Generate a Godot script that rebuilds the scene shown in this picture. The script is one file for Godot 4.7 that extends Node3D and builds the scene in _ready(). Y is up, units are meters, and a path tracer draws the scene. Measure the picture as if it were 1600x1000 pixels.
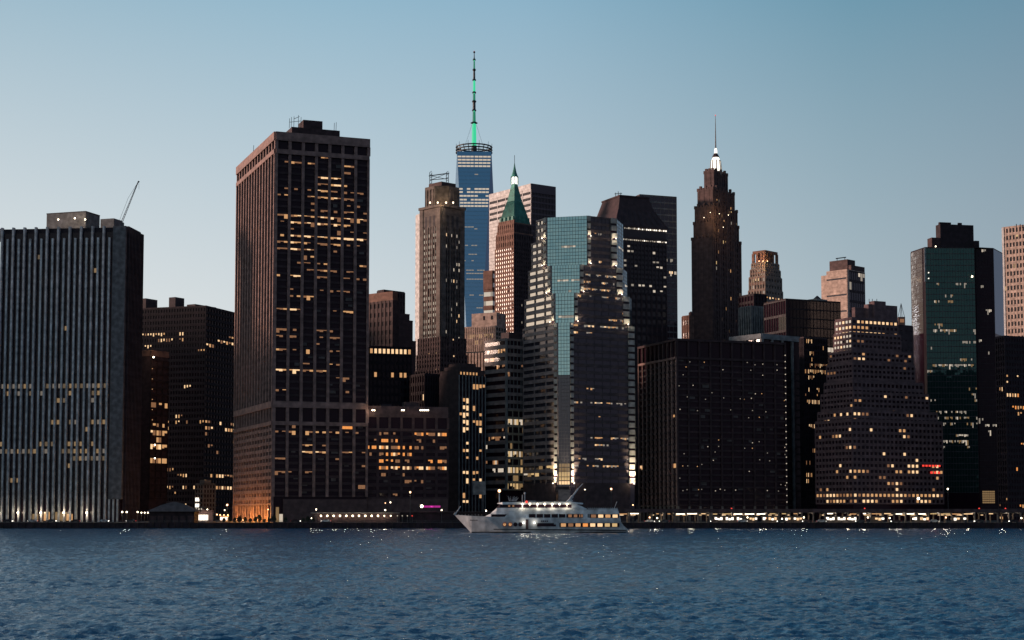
extends Node3D
# Dusk skyline across a river: the camera stands on the near bank, 7.7 m above the water.
const FOC := 2600.0      # focal length in pixels of a picture 1600 wide
const TILT := 0.0719     # the camera looks up by this many radians
const SHIFT := 112.0     # lens shift
const HC := 7.7
const G := 2.5           # street level above the river
var M := {}
var EM := {}
var rng := RandomNumberGenerator.new()
var unit_box := BoxMesh.new()
var used := {}

# ---------- survey: from picture measurements to places ----------
func at(px: float, py: float, dist: float) -> Vector3:
	var cx := (px - 800.0) / FOC
	var cy := (500.0 - py + SHIFT) / FOC
	var d := Vector3(cx, cy * cos(TILT) + sin(TILT), cy * sin(TILT) - cos(TILT))
	return Vector3(0, HC, 0) + d * (dist / -d.z)

func reach(px: float, y: float, c: Vector2, dir: Vector2) -> float:
	var cx := (px - 800.0) / FOC
	return (cx * ((y - HC) * sin(TILT) - c.y * cos(TILT)) - c.x) / (dir.x + cx * dir.y * cos(TILT))

# a rectangular plan: near corner at cpx, its left face ending at lpx and its right face at rpx
func plan(cpx: float, py: float, dist: float, turn: float, lpx: float, rpx: float, lmax := 90.0, rmax := 120.0) -> Dictionary:
	var top := at(cpx, py, dist)
	var c := Vector2(top.x, top.z)
	var a := deg_to_rad(turn)
	var r := Vector2(cos(a), -sin(a))
	var l := Vector2(-sin(a), -cos(a))
	var lw := reach(lpx, top.y, c, l)
	var rw := reach(rpx, top.y, c, r)
	lw = lmax if lw <= 0.0 else minf(lw, lmax)
	rw = rmax if rw <= 0.0 else minf(rw, rmax)
	return {"L": c + l * lw, "C": c, "R": c + r * rw, "B": c + l * lw + r * rw, "y": top.y, "lw": lw, "rw": rw, "r": r, "l": l}

func pts(p: Dictionary) -> Array:
	return [p.L, p.C, p.R, p.B]

func shrunk(p: Dictionary, k: float, y: float) -> Dictionary:
	var m: Vector2 = (p.L + p.R) * 0.5
	var q := p.duplicate()
	for key in ["L", "C", "R", "B"]:
		q[key] = m + (p[key] - m) * k
	q.lw = p.lw * k
	q.rw = p.rw * k
	q.y = y
	return q

# ---------- materials ----------
func srgb(c: Color) -> Color:
	return c.linear_to_srgb()

func noise_tex(freq: float, lo: float, hi: float, sd: int, size := 256) -> NoiseTexture2D:
	var n := FastNoiseLite.new()
	n.seed = sd
	n.noise_type = FastNoiseLite.TYPE_SIMPLEX_SMOOTH
	n.frequency = freq
	n.fractal_octaves = 5
	var t := NoiseTexture2D.new()
	t.width = size
	t.height = size
	t.seamless = true
	t.noise = n
	var g := Gradient.new()
	g.set_color(0, Color(lo, lo, lo))
	g.set_color(1, Color(hi, hi, hi))
	t.color_ramp = g
	return t

func mat(called: String, c: Color, rough := 0.85, metal := 0.0, spec := 0.4, grain := true) -> StandardMaterial3D:
	var m := StandardMaterial3D.new()
	m.resource_name = called
	m.albedo_color = srgb(c)
	m.roughness = rough
	m.metallic = metal
	m.metallic_specular = spec
	if grain:
		m.albedo_texture = M.grain_tex
		m.uv1_triplanar = true
		m.uv1_world_triplanar = true
		m.uv1_scale = Vector3(0.045, 0.045, 0.045)
	M[called] = m
	return m

func glass(called: String, c: Color, metal := 0.5, rough := 0.06) -> StandardMaterial3D:
	var m := mat(called, c, rough, metal, 0.55, false)
	m.normal_enabled = true
	m.normal_texture = M.wobble_tex
	m.normal_scale = 0.06
	m.uv1_triplanar = true
	m.uv1_world_triplanar = true
	m.uv1_scale = Vector3(0.04, 0.04, 0.04)
	return m

func glow(called: String, c: Color, energy: float) -> StandardMaterial3D:
	var m := StandardMaterial3D.new()
	m.resource_name = called
	m.albedo_color = Color(0.05, 0.05, 0.05)
	m.roughness = 0.3
	m.emission_enabled = true
	m.emission = srgb(c)
	m.emission_energy_multiplier = energy
	EM[called] = m
	return m

# ---------- nodes ----------
func numbered(called: String) -> String:
	if not used.has(called):
		used[called] = 0
		return called
	used[called] += 1
	return "%s_%03d" % [called, used[called]]

func thing(called: String, label: String, category: String, where := Vector3.ZERO, group := "") -> Node3D:
	var o := Node3D.new()
	o.name = numbered(called)
	add_child(o)
	o.position = where
	o.set_meta("label", label)
	o.set_meta("category", category)
	if group:
		o.set_meta("group", group)
	return o

func put(parent: Node3D, called: String, mesh: Mesh, m: Material, xf: Transform3D) -> MeshInstance3D:
	var o := MeshInstance3D.new()
	o.name = called
	o.mesh = mesh
	o.material_override = m
	parent.add_child(o, true)
	o.transform = xf
	return o

func home(parent: Node3D) -> Vector3:
	var o := Vector3.ZERO
	var n: Node = parent
	while n != self and n is Node3D:
		o += n.position
		n = n.get_parent()
	return o

# a block given in world axes, turned so that its x runs along u
func block(parent: Node3D, called: String, centre: Vector3, size: Vector3, m: Material, u := Vector2(1, 0)) -> MeshInstance3D:
	var n := Vector2(-u.y, u.x)
	var b := Basis(Vector3(u.x, 0, u.y) * size.x, Vector3(0, size.y, 0), Vector3(n.x, 0, n.y) * size.z)
	return put(parent, called, unit_box, m, Transform3D(b, centre - home(parent)))

# a block on a face: x along the face from A, y absolute, d outwards from the face plane
func fblock(parent: Node3D, called: String, A: Vector2, u: Vector2, x0: float, x1: float, y0: float, y1: float, d0: float, d1: float, m: Material) -> MeshInstance3D:
	var n := Vector2(-u.y, u.x)
	var p := A + u * (x0 + x1) * 0.5 + n * (d0 + d1) * 0.5
	return block(parent, called, Vector3(p.x, (y0 + y1) * 0.5, p.y), Vector3(x1 - x0, y1 - y0, d1 - d0), m, u)

func bar(parent: Node3D, called: String, a: Vector3, b: Vector3, thick: float, m: Material) -> MeshInstance3D:
	var y := b - a
	var h := y.length()
	y = y / h
	var x := y.cross(Vector3(0.13, 0.0, 0.99)).normalized()
	var z := x.cross(y)
	return put(parent, called, unit_box, m, Transform3D(Basis(x * thick, y * h, z * thick), (a + b) * 0.5 - home(parent)))

func tri(st: SurfaceTool, a: Vector3, b: Vector3, c: Vector3) -> void:
	st.add_vertex(a)
	st.add_vertex(b)
	st.add_vertex(c)

func quad(st: SurfaceTool, a: Vector3, b: Vector3, c: Vector3, d: Vector3) -> void:
	tri(st, a, b, c)
	tri(st, a, c, d)

# stacked rings of points (each ring: points seen from above, front side from left to right), closed on top and below
func rings(parent: Node3D, called: String, list: Array, m: Material) -> MeshInstance3D:
	var st := SurfaceTool.new()
	st.begin(Mesh.PRIMITIVE_TRIANGLES)
	st.set_smooth_group(-1)
	var o := home(parent)
	for k in list.size() - 1:
		var lo: Array = list[k]
		var hi: Array = list[k + 1]
		for i in lo.size():
			var j := (i + 1) % lo.size()
			quad(st, lo[i] - o, hi[i] - o, hi[j] - o, lo[j] - o)
	for cap in [[list[0], false], [list[-1], true]]:
		var ring: Array = cap[0]
		var mid := Vector3.ZERO
		for p in ring:
			mid += p
		mid /= ring.size()
		for i in ring.size():
			var j := (i + 1) % ring.size()
			if cap[1]:
				tri(st, ring[i] - o, mid - o, ring[j] - o)
			else:
				tri(st, ring[j] - o, mid - o, ring[i] - o)
	st.generate_normals()
	return put(parent, called, st.commit(), m, Transform3D())

func lift(p: Array, y: float) -> Array:
	var out := []
	for q in p:
		out.append(Vector3(q.x, y, q.y))
	return out

func prism(parent: Node3D, called: String, p: Array, y0: float, y1: float, m: Material) -> MeshInstance3D:
	return rings(parent, called, [lift(p, y0), lift(p, y1)], m)

func turned(parent: Node3D, called: String, base: Vector3, prof: Array, m: Material, sides := 12) -> MeshInstance3D:
	var list := []
	for q in prof:
		var ring := []
		for i in sides:
			var a := TAU * i / sides
			ring.append(base + Vector3(-cos(a) * q[0], q[1], sin(a) * q[0]))
		list.append(ring)
	return rings(parent, called, list, m)

# ---------- facades ----------
# o: cols, rows, pier (m), pd, span (share of storey), sd, pm, sm, lit (chance), pal, sub, grid (strings), seed, panes
func facade(b: Node3D, A: Vector2, B: Vector2, y0: float, y1: float, o: Dictionary) -> void:
	var w := A.distance_to(B)
	if w < 0.8:
		return
	var u := (B - A) / w
	var cols: int = o.get("cols", 8)
	var rows: int = o.get("rows", 10)
	var pw: float = o.get("pier", 0.8)
	var pd: float = o.get("pd", 0.5)
	var span: float = o.get("span", 0.35)
	var sd: float = o.get("sd", 0.25)
	var cw := w / cols
	var fh := (y1 - y0) / rows
	var jit: float = 0.011 * (b.get_child_count() % 7)
	rng.seed = o.get("seed", 1)
	if pw > 0.0:
		for i in cols + 1:
			var every: int = o.get("major", 0)
			var wide := pw * (1.7 if every > 0 and i % every == 0 else 1.0)
			var c0 := i * cw
			fblock(b, o.get("pname", "pier"), A, u, maxf(c0 - wide * 0.5, -pd * 0.5), minf(c0 + wide * 0.5, w + pd * 0.5), y0, y1 + jit, -0.25, pd + (0.15 if wide > pw else 0.0), o.pm)
	if span > 0.0:
		for r in rows + 1:
			var yc := y0 + r * fh
			fblock(b, o.get("sname", "spandrel"), A, u, 0.0, w, maxf(yc - fh * span * 0.5, y0), minf(yc + fh * span * 0.5, y1 - 0.03), -0.2, sd, o.get("sm", o.get("pm")))
	var pal: Array = o.get("pal", ["dim", "mid", "bright"])
	var sub: int = o.get("sub", 1)
	var grid: Array = o.get("grid", [])
	var chance: float = o.get("lit", 0.0)
	var floors: Dictionary = o.get("floors", {})
	var most: int = o.get("most", 260)
	var on := false
	for k in rows:
		var r := rows - 1 - k      # counted from the top
		var ya := y0 + r * fh + fh * span * 0.5
		var yb := y0 + (r + 1) * fh - fh * span * 0.5
		var p := chance
		if grid.is_empty() and rng.randf() < o.get("busy", 0.15):
			p = minf(0.85, chance * 4.0)
		if floors.has(k):
			p = floors[k]
		for i in cols:
			var lv := 0
			if not grid.is_empty():
				var line: String = grid[k] if k < grid.size() else ""
				lv = line.substr(i, 1).to_int() if i < line.length() else 0
			else:
				if rng.randf() > o.get("cling", 0.55):
					on = rng.randf() < p
				elif p <= 0.0:
					on = false
				if on:
					lv = 1 + int(rng.randf() * 2.99)
			var xa := i * cw + pw * 0.5
			var xb := (i + 1) * cw - pw * 0.5
			if lv == 0:
				if o.has("blind") and rng.randf() < o.blind:
					var xs := xa + (xb - xa) * 0.25 * rng.randi_range(0, 2)
					fblock(b, "window_blind", A, u, xs + 0.05, minf(xs + (xb - xa) * rng.randf_range(0.3, 0.7), xb - 0.05), lerpf(ya, yb, rng.randf_range(0.2, 0.7)), yb - 0.04, -0.1, 0.09, M.blind)
				if o.get("panes", false):
					fblock(b, "window_pane", A, u, xa + 0.03, xb - 0.03, ya + 0.03, yb - 0.03, -0.1, 0.06, o.get("gm", M.dark_glass))
				continue
			var each := (xb - xa) / sub
			for s in sub:
				if most <= 0:
					break
				var v := lv
				if sub > 1:
					v = 4 if lv == 4 else clampi(lv + rng.randi_range(-2, 0), 0, 3)
				if v == 0:
					continue
				var h0 := ya + 0.03
				if v < 4 and rng.randf() < o.get("short", 0.5):
					h0 = lerpf(ya, yb, rng.randf_range(0.25, 0.6) + o.get("thin", 0.0))
				var name_of: String = pal[mini(v, pal.size()) - 1]
				if v == 4:
					name_of = "amber"
				fblock(b, "lit_window", A, u, xa + each * s + 0.04, xa + each * (s + 1) - 0.04, h0, yb - 0.03, -0.1, o.get("ld", 0.05), EM[name_of])
				most -= 1

# a curtain wall of panes that each sit a little out of true, as real ones do
func pane_wall(b: Node3D, A: Vector2, B: Vector2, y0: float, y1: float, cols: int, rows: int, d: float, m: Material, sd: int) -> void:
	var r := RandomNumberGenerator.new()
	r.seed = sd
	var u := (B - A).normalized()
	var n := Vector2(-u.y, u.x)
	var w := A.distance_to(B)
	var o := home(b)
	var st := SurfaceTool.new()
	st.begin(Mesh.PRIMITIVE_TRIANGLES)
	st.set_smooth_group(-1)
	for i in cols:
		for k in rows:
			var tx := r.randf_range(-0.022, 0.022)
			var ty := r.randf_range(-0.03, 0.03)
			var c := []
			for q in [[0, 0], [0, 1], [1, 1], [1, 0]]:
				var p = A + u * w * (i + q[0]) / cols + n * (d + tx * (q[0] - 0.5) + ty * (q[1] - 0.5))
				c.append(Vector3(p.x, lerpf(y0, y1, float(k + q[1]) / rows), p.y) - o)
			quad(st, c[0], c[1], c[2], c[3])
	st.generate_normals()
	var g := put(b, "curtain_wall", st.commit(), m, Transform3D())
	g.set_meta("kind", "stuff")

func both(b: Node3D, p: Dictionary, y0: float, y1: float, ol: Dictionary, orr: Dictionary) -> void:
	facade(b, p.L, p.C, y0, y1, ol)
	facade(b, p.C, p.R, y0, y1, orr)

func yat(py: float, px: float, dist: float) -> float:
	return at(px, py, dist).y

func roof(b: Node3D, p: Dictionary, y: float, m: Material, h := 1.2, grow := 1.0) -> void:
	prism(b, "parapet", pts(shrunk(p, grow, y)), y, y + h, m)

func lamp(parent: Node3D, where: Vector3, r: float, m: Material, called := "lamp_bulb") -> void:
	put(parent, called, M.ball, m, Transform3D(Basis.from_scale(Vector3(r, r, r)), where - home(parent)))

func beam(where: Vector3, aim: Vector3, c: Color, energy: float) -> void:
	var l := SpotLight3D.new()
	l.name = "flood_beam"
	l.light_color = srgb(c)
	l.light_energy = energy
	l.light_size = 0.3
	l.spot_range = 200.0
	l.spot_attenuation = 2.0
	l.spot_angle = 22.0
	l.spot_angle_attenuation = 0.8
	l.shadow_enabled = true
	add_child(l, true)
	l.look_at_from_position(where, aim, Vector3(0.3, 0.2, 1))

func shine(where: Vector3, c: Color, energy: float, size := 0.3) -> void:
	var l := OmniLight3D.new()
	l.name = "lamp_glow"
	l.light_color = srgb(c)
	l.light_energy = energy
	l.light_size = size
	l.omni_range = 200.0
	l.omni_attenuation = 2.0
	l.shadow_enabled = true
	add_child(l, true)
	l.position = where

# ---------- sky ----------
func sky_colour(el: float, t: float) -> Color:
	# el in degrees above the horizon, t: 1 towards the set sun, -1 away from it
	var low_stops := [[-1.0, Color(0.21, 0.185, 0.235)], [-0.5, Color(0.26, 0.235, 0.27)], [-0.22, Color(0.38, 0.40, 0.43)], [-0.03, Color(0.53, 0.575, 0.59)], [0.28, Color(0.83, 0.82, 0.79)], [0.53, Color(0.96, 0.92, 0.87)], [1.0, Color(1.6, 1.2, 0.92)]]
	var mid_stops := [[-1.0, Color(0.135, 0.155, 0.215)], [-0.35, Color(0.12, 0.22, 0.315)], [-0.03, Color(0.14, 0.305, 0.415)], [0.17, Color(0.25, 0.435, 0.57)], [0.28, Color(0.27, 0.46, 0.59)], [0.53, Color(0.32, 0.48, 0.585)], [1.0, Color(0.55, 0.62, 0.66)]]
	var low := ramp(low_stops, t)
	var mid := ramp(mid_stops, t)
	var zen := Color(0.04, 0.15, 0.30)
	if el < 18.0:
		return low.lerp(mid, pow(clampf(el / 18.0, 0.0, 1.0), 1.1))
	return mid.lerp(zen, sin(clampf((el - 18.0) / 72.0, 0.0, 1.0) * PI * 0.5))

func ramp(stops: Array, t: float) -> Color:
	for i in stops.size() - 1:
		if t <= stops[i + 1][0]:
			var k := clampf((t - stops[i][0]) / (stops[i + 1][0] - stops[i][0]), 0.0, 1.0)
			var a: Color = stops[i][1]
			return a.lerp(stops[i + 1][1], k)
	return stops[-1][1]

func make_sky() -> PanoramaSkyMaterial:
	var w := 720
	var h := 360
	var im := Image.create(w, h, false, Image.FORMAT_RGBF)
	var sun := Vector2(-0.985, -0.174)
	for y in h:
		var el := 90.0 - (y + 0.5) / h * 180.0
		for x in w:
			if el < -1.0:
				im.set_pixel(x, y, Color(0.03, 0.045, 0.06))
				continue
			var az := (x + 0.5) / w * TAU
			var d := Vector2(sin(az), -cos(az))      # the panorama begins at -z
			im.set_pixel(x, y, sky_colour(maxf(el, 0.0), d.dot(sun)))
	var m := PanoramaSkyMaterial.new()
	m.panorama = ImageTexture.create_from_image(im)
	return m

# ---------- start ----------
func _ready() -> void:
	var cam := Camera3D.new()
	cam.name = "camera"
	add_child(cam)
	cam.position = Vector3(0, HC, 0)
	cam.rotation.x = TILT
	cam.set_frustum(1000.0 / FOC, Vector2(0, SHIFT / FOC), 1.0, 9000.0)
	cam.current = true
	var env := Environment.new()
	env.background_mode = Environment.BG_SKY
	env.sky = Sky.new()
	env.sky.sky_material = make_sky()
	env.tonemap_mode = Environment.TONE_MAPPER_LINEAR
	env.tonemap_exposure = 1.0
	env.sdfgi_enabled = true
	env.ssao_enabled = true
	env.ssil_enabled = true
	var we := WorldEnvironment.new()
	we.name = "environment"
	we.environment = env
	add_child(we)
	var sun := DirectionalLight3D.new()
	sun.name = "afterglow_sun"
	sun.light_energy = 1.6
	sun.light_color = srgb(Color(1.0, 0.69, 0.55))
	sun.light_angular_distance = 8.0
	sun.shadow_enabled = true
	add_child(sun)
	sun.look_at_from_position(Vector3.ZERO, -Vector3(-0.988, 0.122, -0.10), Vector3.UP)
	materials()
	ground()
	waterfront_towers()
	middle_towers()
	far_towers()
	right_towers()
	shore()
	boat()

func materials() -> void:
	var s := SphereMesh.new()
	s.radius = 1.0
	s.height = 2.0
	s.radial_segments = 10
	s.rings = 6
	M.ball = s
	M.grain_tex = noise_tex(0.02, 0.55, 1.0, 3)
	var wn := noise_tex(0.012, 0.0, 1.0, 9)
	wn.as_normal_map = true
	wn.bump_strength = 6.0
	wn.color_ramp = null
	M.wobble_tex = wn
	mat("marble", Color(0.66, 0.65, 0.65), 0.7)
	mat("pale_stone", Color(0.50, 0.46, 0.42))
	mat("brown_granite", Color(0.35, 0.205, 0.175), 0.75)
	mat("dark_brown", Color(0.075, 0.040, 0.043))
	mat("plum_brick", Color(0.19, 0.112, 0.115))
	mat("floor_band_grey", Color(0.125, 0.088, 0.09))
	mat("blind", Color(0.16, 0.125, 0.115))
	mat("rust_brick", Color(0.30, 0.155, 0.115))
	mat("rose_stone", Color(0.68, 0.48, 0.39))
	mat("grey_brick", Color(0.135, 0.08, 0.077))
	mat("umber_stone", Color(0.20, 0.155, 0.135))
	mat("grey_panel", Color(0.17, 0.165, 0.175))
	mat("slab_grey", Color(0.20, 0.20, 0.215))
	mat("tan_brick", Color(0.30, 0.235, 0.20))
	mat("dark_stone", Color(0.088, 0.057, 0.062))
	mat("charcoal", Color(0.036, 0.021, 0.027))
	mat("concrete", Color(0.26, 0.25, 0.245))
	mat("beam_grey", Color(0.33, 0.34, 0.35))
	mat("louvre", Color(0.10, 0.082, 0.085))
	mat("copper", Color(0.075, 0.30, 0.235), 0.6)
	mat("white_panel", Color(0.78, 0.72, 0.69), 0.6)
	mat("band_stone", Color(0.34, 0.265, 0.25), 0.6)
	mat("steel", Color(0.12, 0.12, 0.125), 0.5, 0.6)
	mat("asphalt", Color(0.045, 0.043, 0.045), 0.95)
	mat("hull_white", Color(0.72, 0.74, 0.76), 0.35, 0.0, 0.5)
	mat("hull_black", Color(0.012, 0.012, 0.016), 0.5)
	mat("leaf", Color(0.035, 0.05, 0.03), 0.9)
	mat("bark", Color(0.05, 0.035, 0.028), 0.95)
	mat("orange_paint", Color(0.75, 0.16, 0.07), 0.6)
	mat("rust_panel", Color(0.05, 0.024, 0.022))
	mat("warm_glass_frame", Color(0.40, 0.33, 0.24))
	glass("dark_glass", Color(0.022, 0.018, 0.023), 0.0, 0.1)
	M.dark_glass.metallic_specular = 0.4
	glass("black_glass", Color(0.017, 0.007, 0.012), 0.0, 0.12)
	M.black_glass.metallic_specular = 0.26
	glass("teal_glass", Color(0.22, 0.34, 0.345), 0.85)
	glass("navy_glass", Color(0.036, 0.033, 0.045), 0.35)
	glass("green_glass", Color(0.028, 0.075, 0.066), 0.65)
	glass("blue_glass", Color(0.19, 0.30, 0.42), 0.85)
	glass("dusk_glass", Color(0.13, 0.22, 0.30), 0.8)
	glass("mirror_glass", Color(0.60, 0.58, 0.52), 0.9)
	glass("pale_glass", Color(0.55, 0.52, 0.50), 0.85)
	glow("dim", Color(1.0, 0.47, 0.22), 0.24)
	glow("mid", Color(1.0, 0.52, 0.22), 0.62)
	glow("bright", Color(1.0, 0.64, 0.34), 1.1)
	glow("amber", Color(1.0, 0.36, 0.09), 0.9)
	glow("gold_faint", Color(1.0, 0.66, 0.34), 0.10)
	glow("white_faint", Color(1.0, 0.82, 0.66), 0.14)
	glow("gold_dim", Color(1.0, 0.62, 0.28), 0.22)
	glow("gold", Color(1.0, 0.66, 0.30), 0.62)
	glow("white_dim", Color(1.0, 0.86, 0.70), 0.28)
	glow("white_mid", Color(1.0, 0.84, 0.66), 0.6)
	glow("white_bright", Color(1.0, 0.90, 0.76), 1.8)
	glow("red", Color(1.0, 0.06, 0.04), 1.2)
	glow("magenta", Color(0.8, 0.03, 0.45), 0.5)
	glow("green", Color(0.06, 0.85, 0.42), 0.75)
	glow("green_dim", Color(0.05, 0.6, 0.34), 0.32)
	glow("lamp", Color(1.0, 0.82, 0.58), 7.0)
	glow("lamp_white", Color(1.0, 0.93, 0.82), 7.0)
	glow("lamp_orange", Color(1.0, 0.5, 0.25), 5.0)
	glow("lamp_strip", Color(1.0, 0.83, 0.62), 3.2)
	glow("lantern", Color(1.0, 0.95, 0.86), 2.2)

func structure(o: MeshInstance3D) -> void:
	o.set_meta("kind", "structure")

func ground() -> void:
	# the street level of the far bank: one slab with a granite quay wall in front
	var g := block(self, "ground", Vector3(0, G - 1.0, -2770.0), Vector3(6000, 2.0, 4000), M.asphalt)
	structure(g)
	var q := block(self, "quay_wall", Vector3(0, 0.6, -768.5), Vector3(6000, 4.0, 3.0), M.charcoal)
	structure(q)
	# river: waves as geometry where the camera looks, a plain sheet beyond
	var n1 := FastNoiseLite.new()
	n1.seed = 11
	n1.noise_type = FastNoiseLite.TYPE_SIMPLEX_SMOOTH
	n1.frequency = 0.18
	n1.fractal_octaves = 3
	n1.fractal_gain = 0.5
	var n2 := FastNoiseLite.new()
	n2.seed = 5
	n2.noise_type = FastNoiseLite.TYPE_SIMPLEX_SMOOTH
	n2.frequency = 0.75
	n2.fractal_octaves = 2
	var n4 := FastNoiseLite.new()
	n4.seed = 31
	n4.noise_type = FastNoiseLite.TYPE_SIMPLEX_SMOOTH
	n4.frequency = 0.5
	n4.fractal_octaves = 2
	var n3 := FastNoiseLite.new()
	n3.seed = 23
	n3.noise_type = FastNoiseLite.TYPE_SIMPLEX_SMOOTH
	n3.frequency = 0.012
	var dists := []
	var d := 62.0
	while d < 768.0:
		dists.append(d)
		d += maxf(0.26, d * 0.0031)
	dists.append(768.0)
	var cols := 460
	var nr := dists.size()
	var v := PackedVector3Array()
	v.resize(nr * (cols + 1))
	for r in nr:
		var dd: float = dists[r]
		for c in cols + 1:
			var x := (float(c) / cols - 0.5) * 2.0 * 0.42 * dd
			var zz := -dd
			var gust := 0.75 + 0.45 * n3.get_noise_2d(x * 0.6, zz * 1.6)
			var big := n1.get_noise_2d(x * 0.75 + zz * 0.2, zz * 1.25)
			var fine := 1.0 - absf(n2.get_noise_2d(x * 0.7 - zz * 0.25, zz * 1.1)) * 2.0
			v[r * (cols + 1) + c] = Vector3(x, (big * 0.36 + fine * 0.09 - absf(n4.get_noise_2d(x * 0.5 + zz * 0.12, zz * 1.15)) * 0.58) * gust, zz)
	var nm := PackedVector3Array()
	nm.resize(v.size())
	for r in nr:
		for c in cols + 1:
			var e := v[r * (cols + 1) + mini(c + 1, cols)] - v[r * (cols + 1) + maxi(c - 1, 0)]
			var f := v[mini(r + 1, nr - 1) * (cols + 1) + c] - v[maxi(r - 1, 0) * (cols + 1) + c]
			nm[r * (cols + 1) + c] = e.cross(f).normalized()
	var idx := PackedInt32Array()
	idx.resize((nr - 1) * cols * 6)
	var k := 0
	for r in nr - 1:
		for c in cols:
			var a := r * (cols + 1) + c
			var b := a + cols + 1
			for q2 in [a, b, b + 1, a, b + 1, a + 1]:
				idx[k] = q2
				k += 1
	var arr := []
	arr.resize(Mesh.ARRAY_MAX)
	arr[Mesh.ARRAY_VERTEX] = v
	arr[Mesh.ARRAY_NORMAL] = nm
	arr[Mesh.ARRAY_INDEX] = idx
	var am := ArrayMesh.new()
	am.add_surface_from_arrays(Mesh.PRIMITIVE_TRIANGLES, arr)
	var wm := mat("river", Color(0.003, 0.058, 0.125), 0.17, 0.0, 0.5, false)
	wm.normal_enabled = true
	var wn := noise_tex(0.03, 0.0, 1.0, 17, 512)
	wn.color_ramp = null
	wn.as_normal_map = true
	wn.bump_strength = 8.0
	wm.normal_texture = wn
	wm.normal_scale = 0.8
	wm.uv1_triplanar = true
	wm.uv1_world_triplanar = true
	wm.uv1_scale = Vector3(0.11, 0.11, 0.16)
	structure(put(self, "river_water", am, wm, Transform3D()))
	structure(block(self, "river_water_beyond", Vector3(0, -1.3, 1116.0), Vector3(6000, 1.0, 3766), wm))

# ---------- first row ----------
func waterfront_towers() -> void:
	fin_tower()
	shading_blocks()
	brown_tower()
	podium_block()
	striped_block()
	stepped_glass_tower()
	dark_grid_block()
	ziggurat()

func shading_blocks() -> void:
	# the rest of the downtown beyond the left picture edge: it keeps the last light off the lower storeys
	var spots := [[-330.0, -868.0, 46.0, 134.0, 120.0, "grey office slab just beyond the left picture edge"], [-440.0, -1010.0, 60.0, 55.0, 150.0, "brown office slab further beyond the left picture edge"], [-365.0, -1130.0, 70.0, 50.0, 120.0, "dark office slab behind the fin tower beyond the left edge"]]
	for q in spots:
		var b := thing("office_block", q[5], "building", Vector3(q[0], G, q[1]))
		var a := [Vector2(q[0] - q[2], q[1] + q[3] * 0.5), Vector2(q[0], q[1] + q[3] * 0.5), Vector2(q[0], q[1] - q[3] * 0.5), Vector2(q[0] - q[2], q[1] - q[3] * 0.5)]
		prism(b, "glass_core", a, G, q[4], M.black_glass)
		facade(b, a[0], a[1], G, q[4], {"cols": 14, "rows": 30, "pier": 1.0, "pm": M.dark_stone, "seed": 500, "lit": 0.04})
		facade(b, a[1], a[2], G, q[4], {"cols": 14, "rows": 30, "pier": 1.0, "pm": M.dark_stone, "seed": 501, "lit": 0.04})

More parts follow.
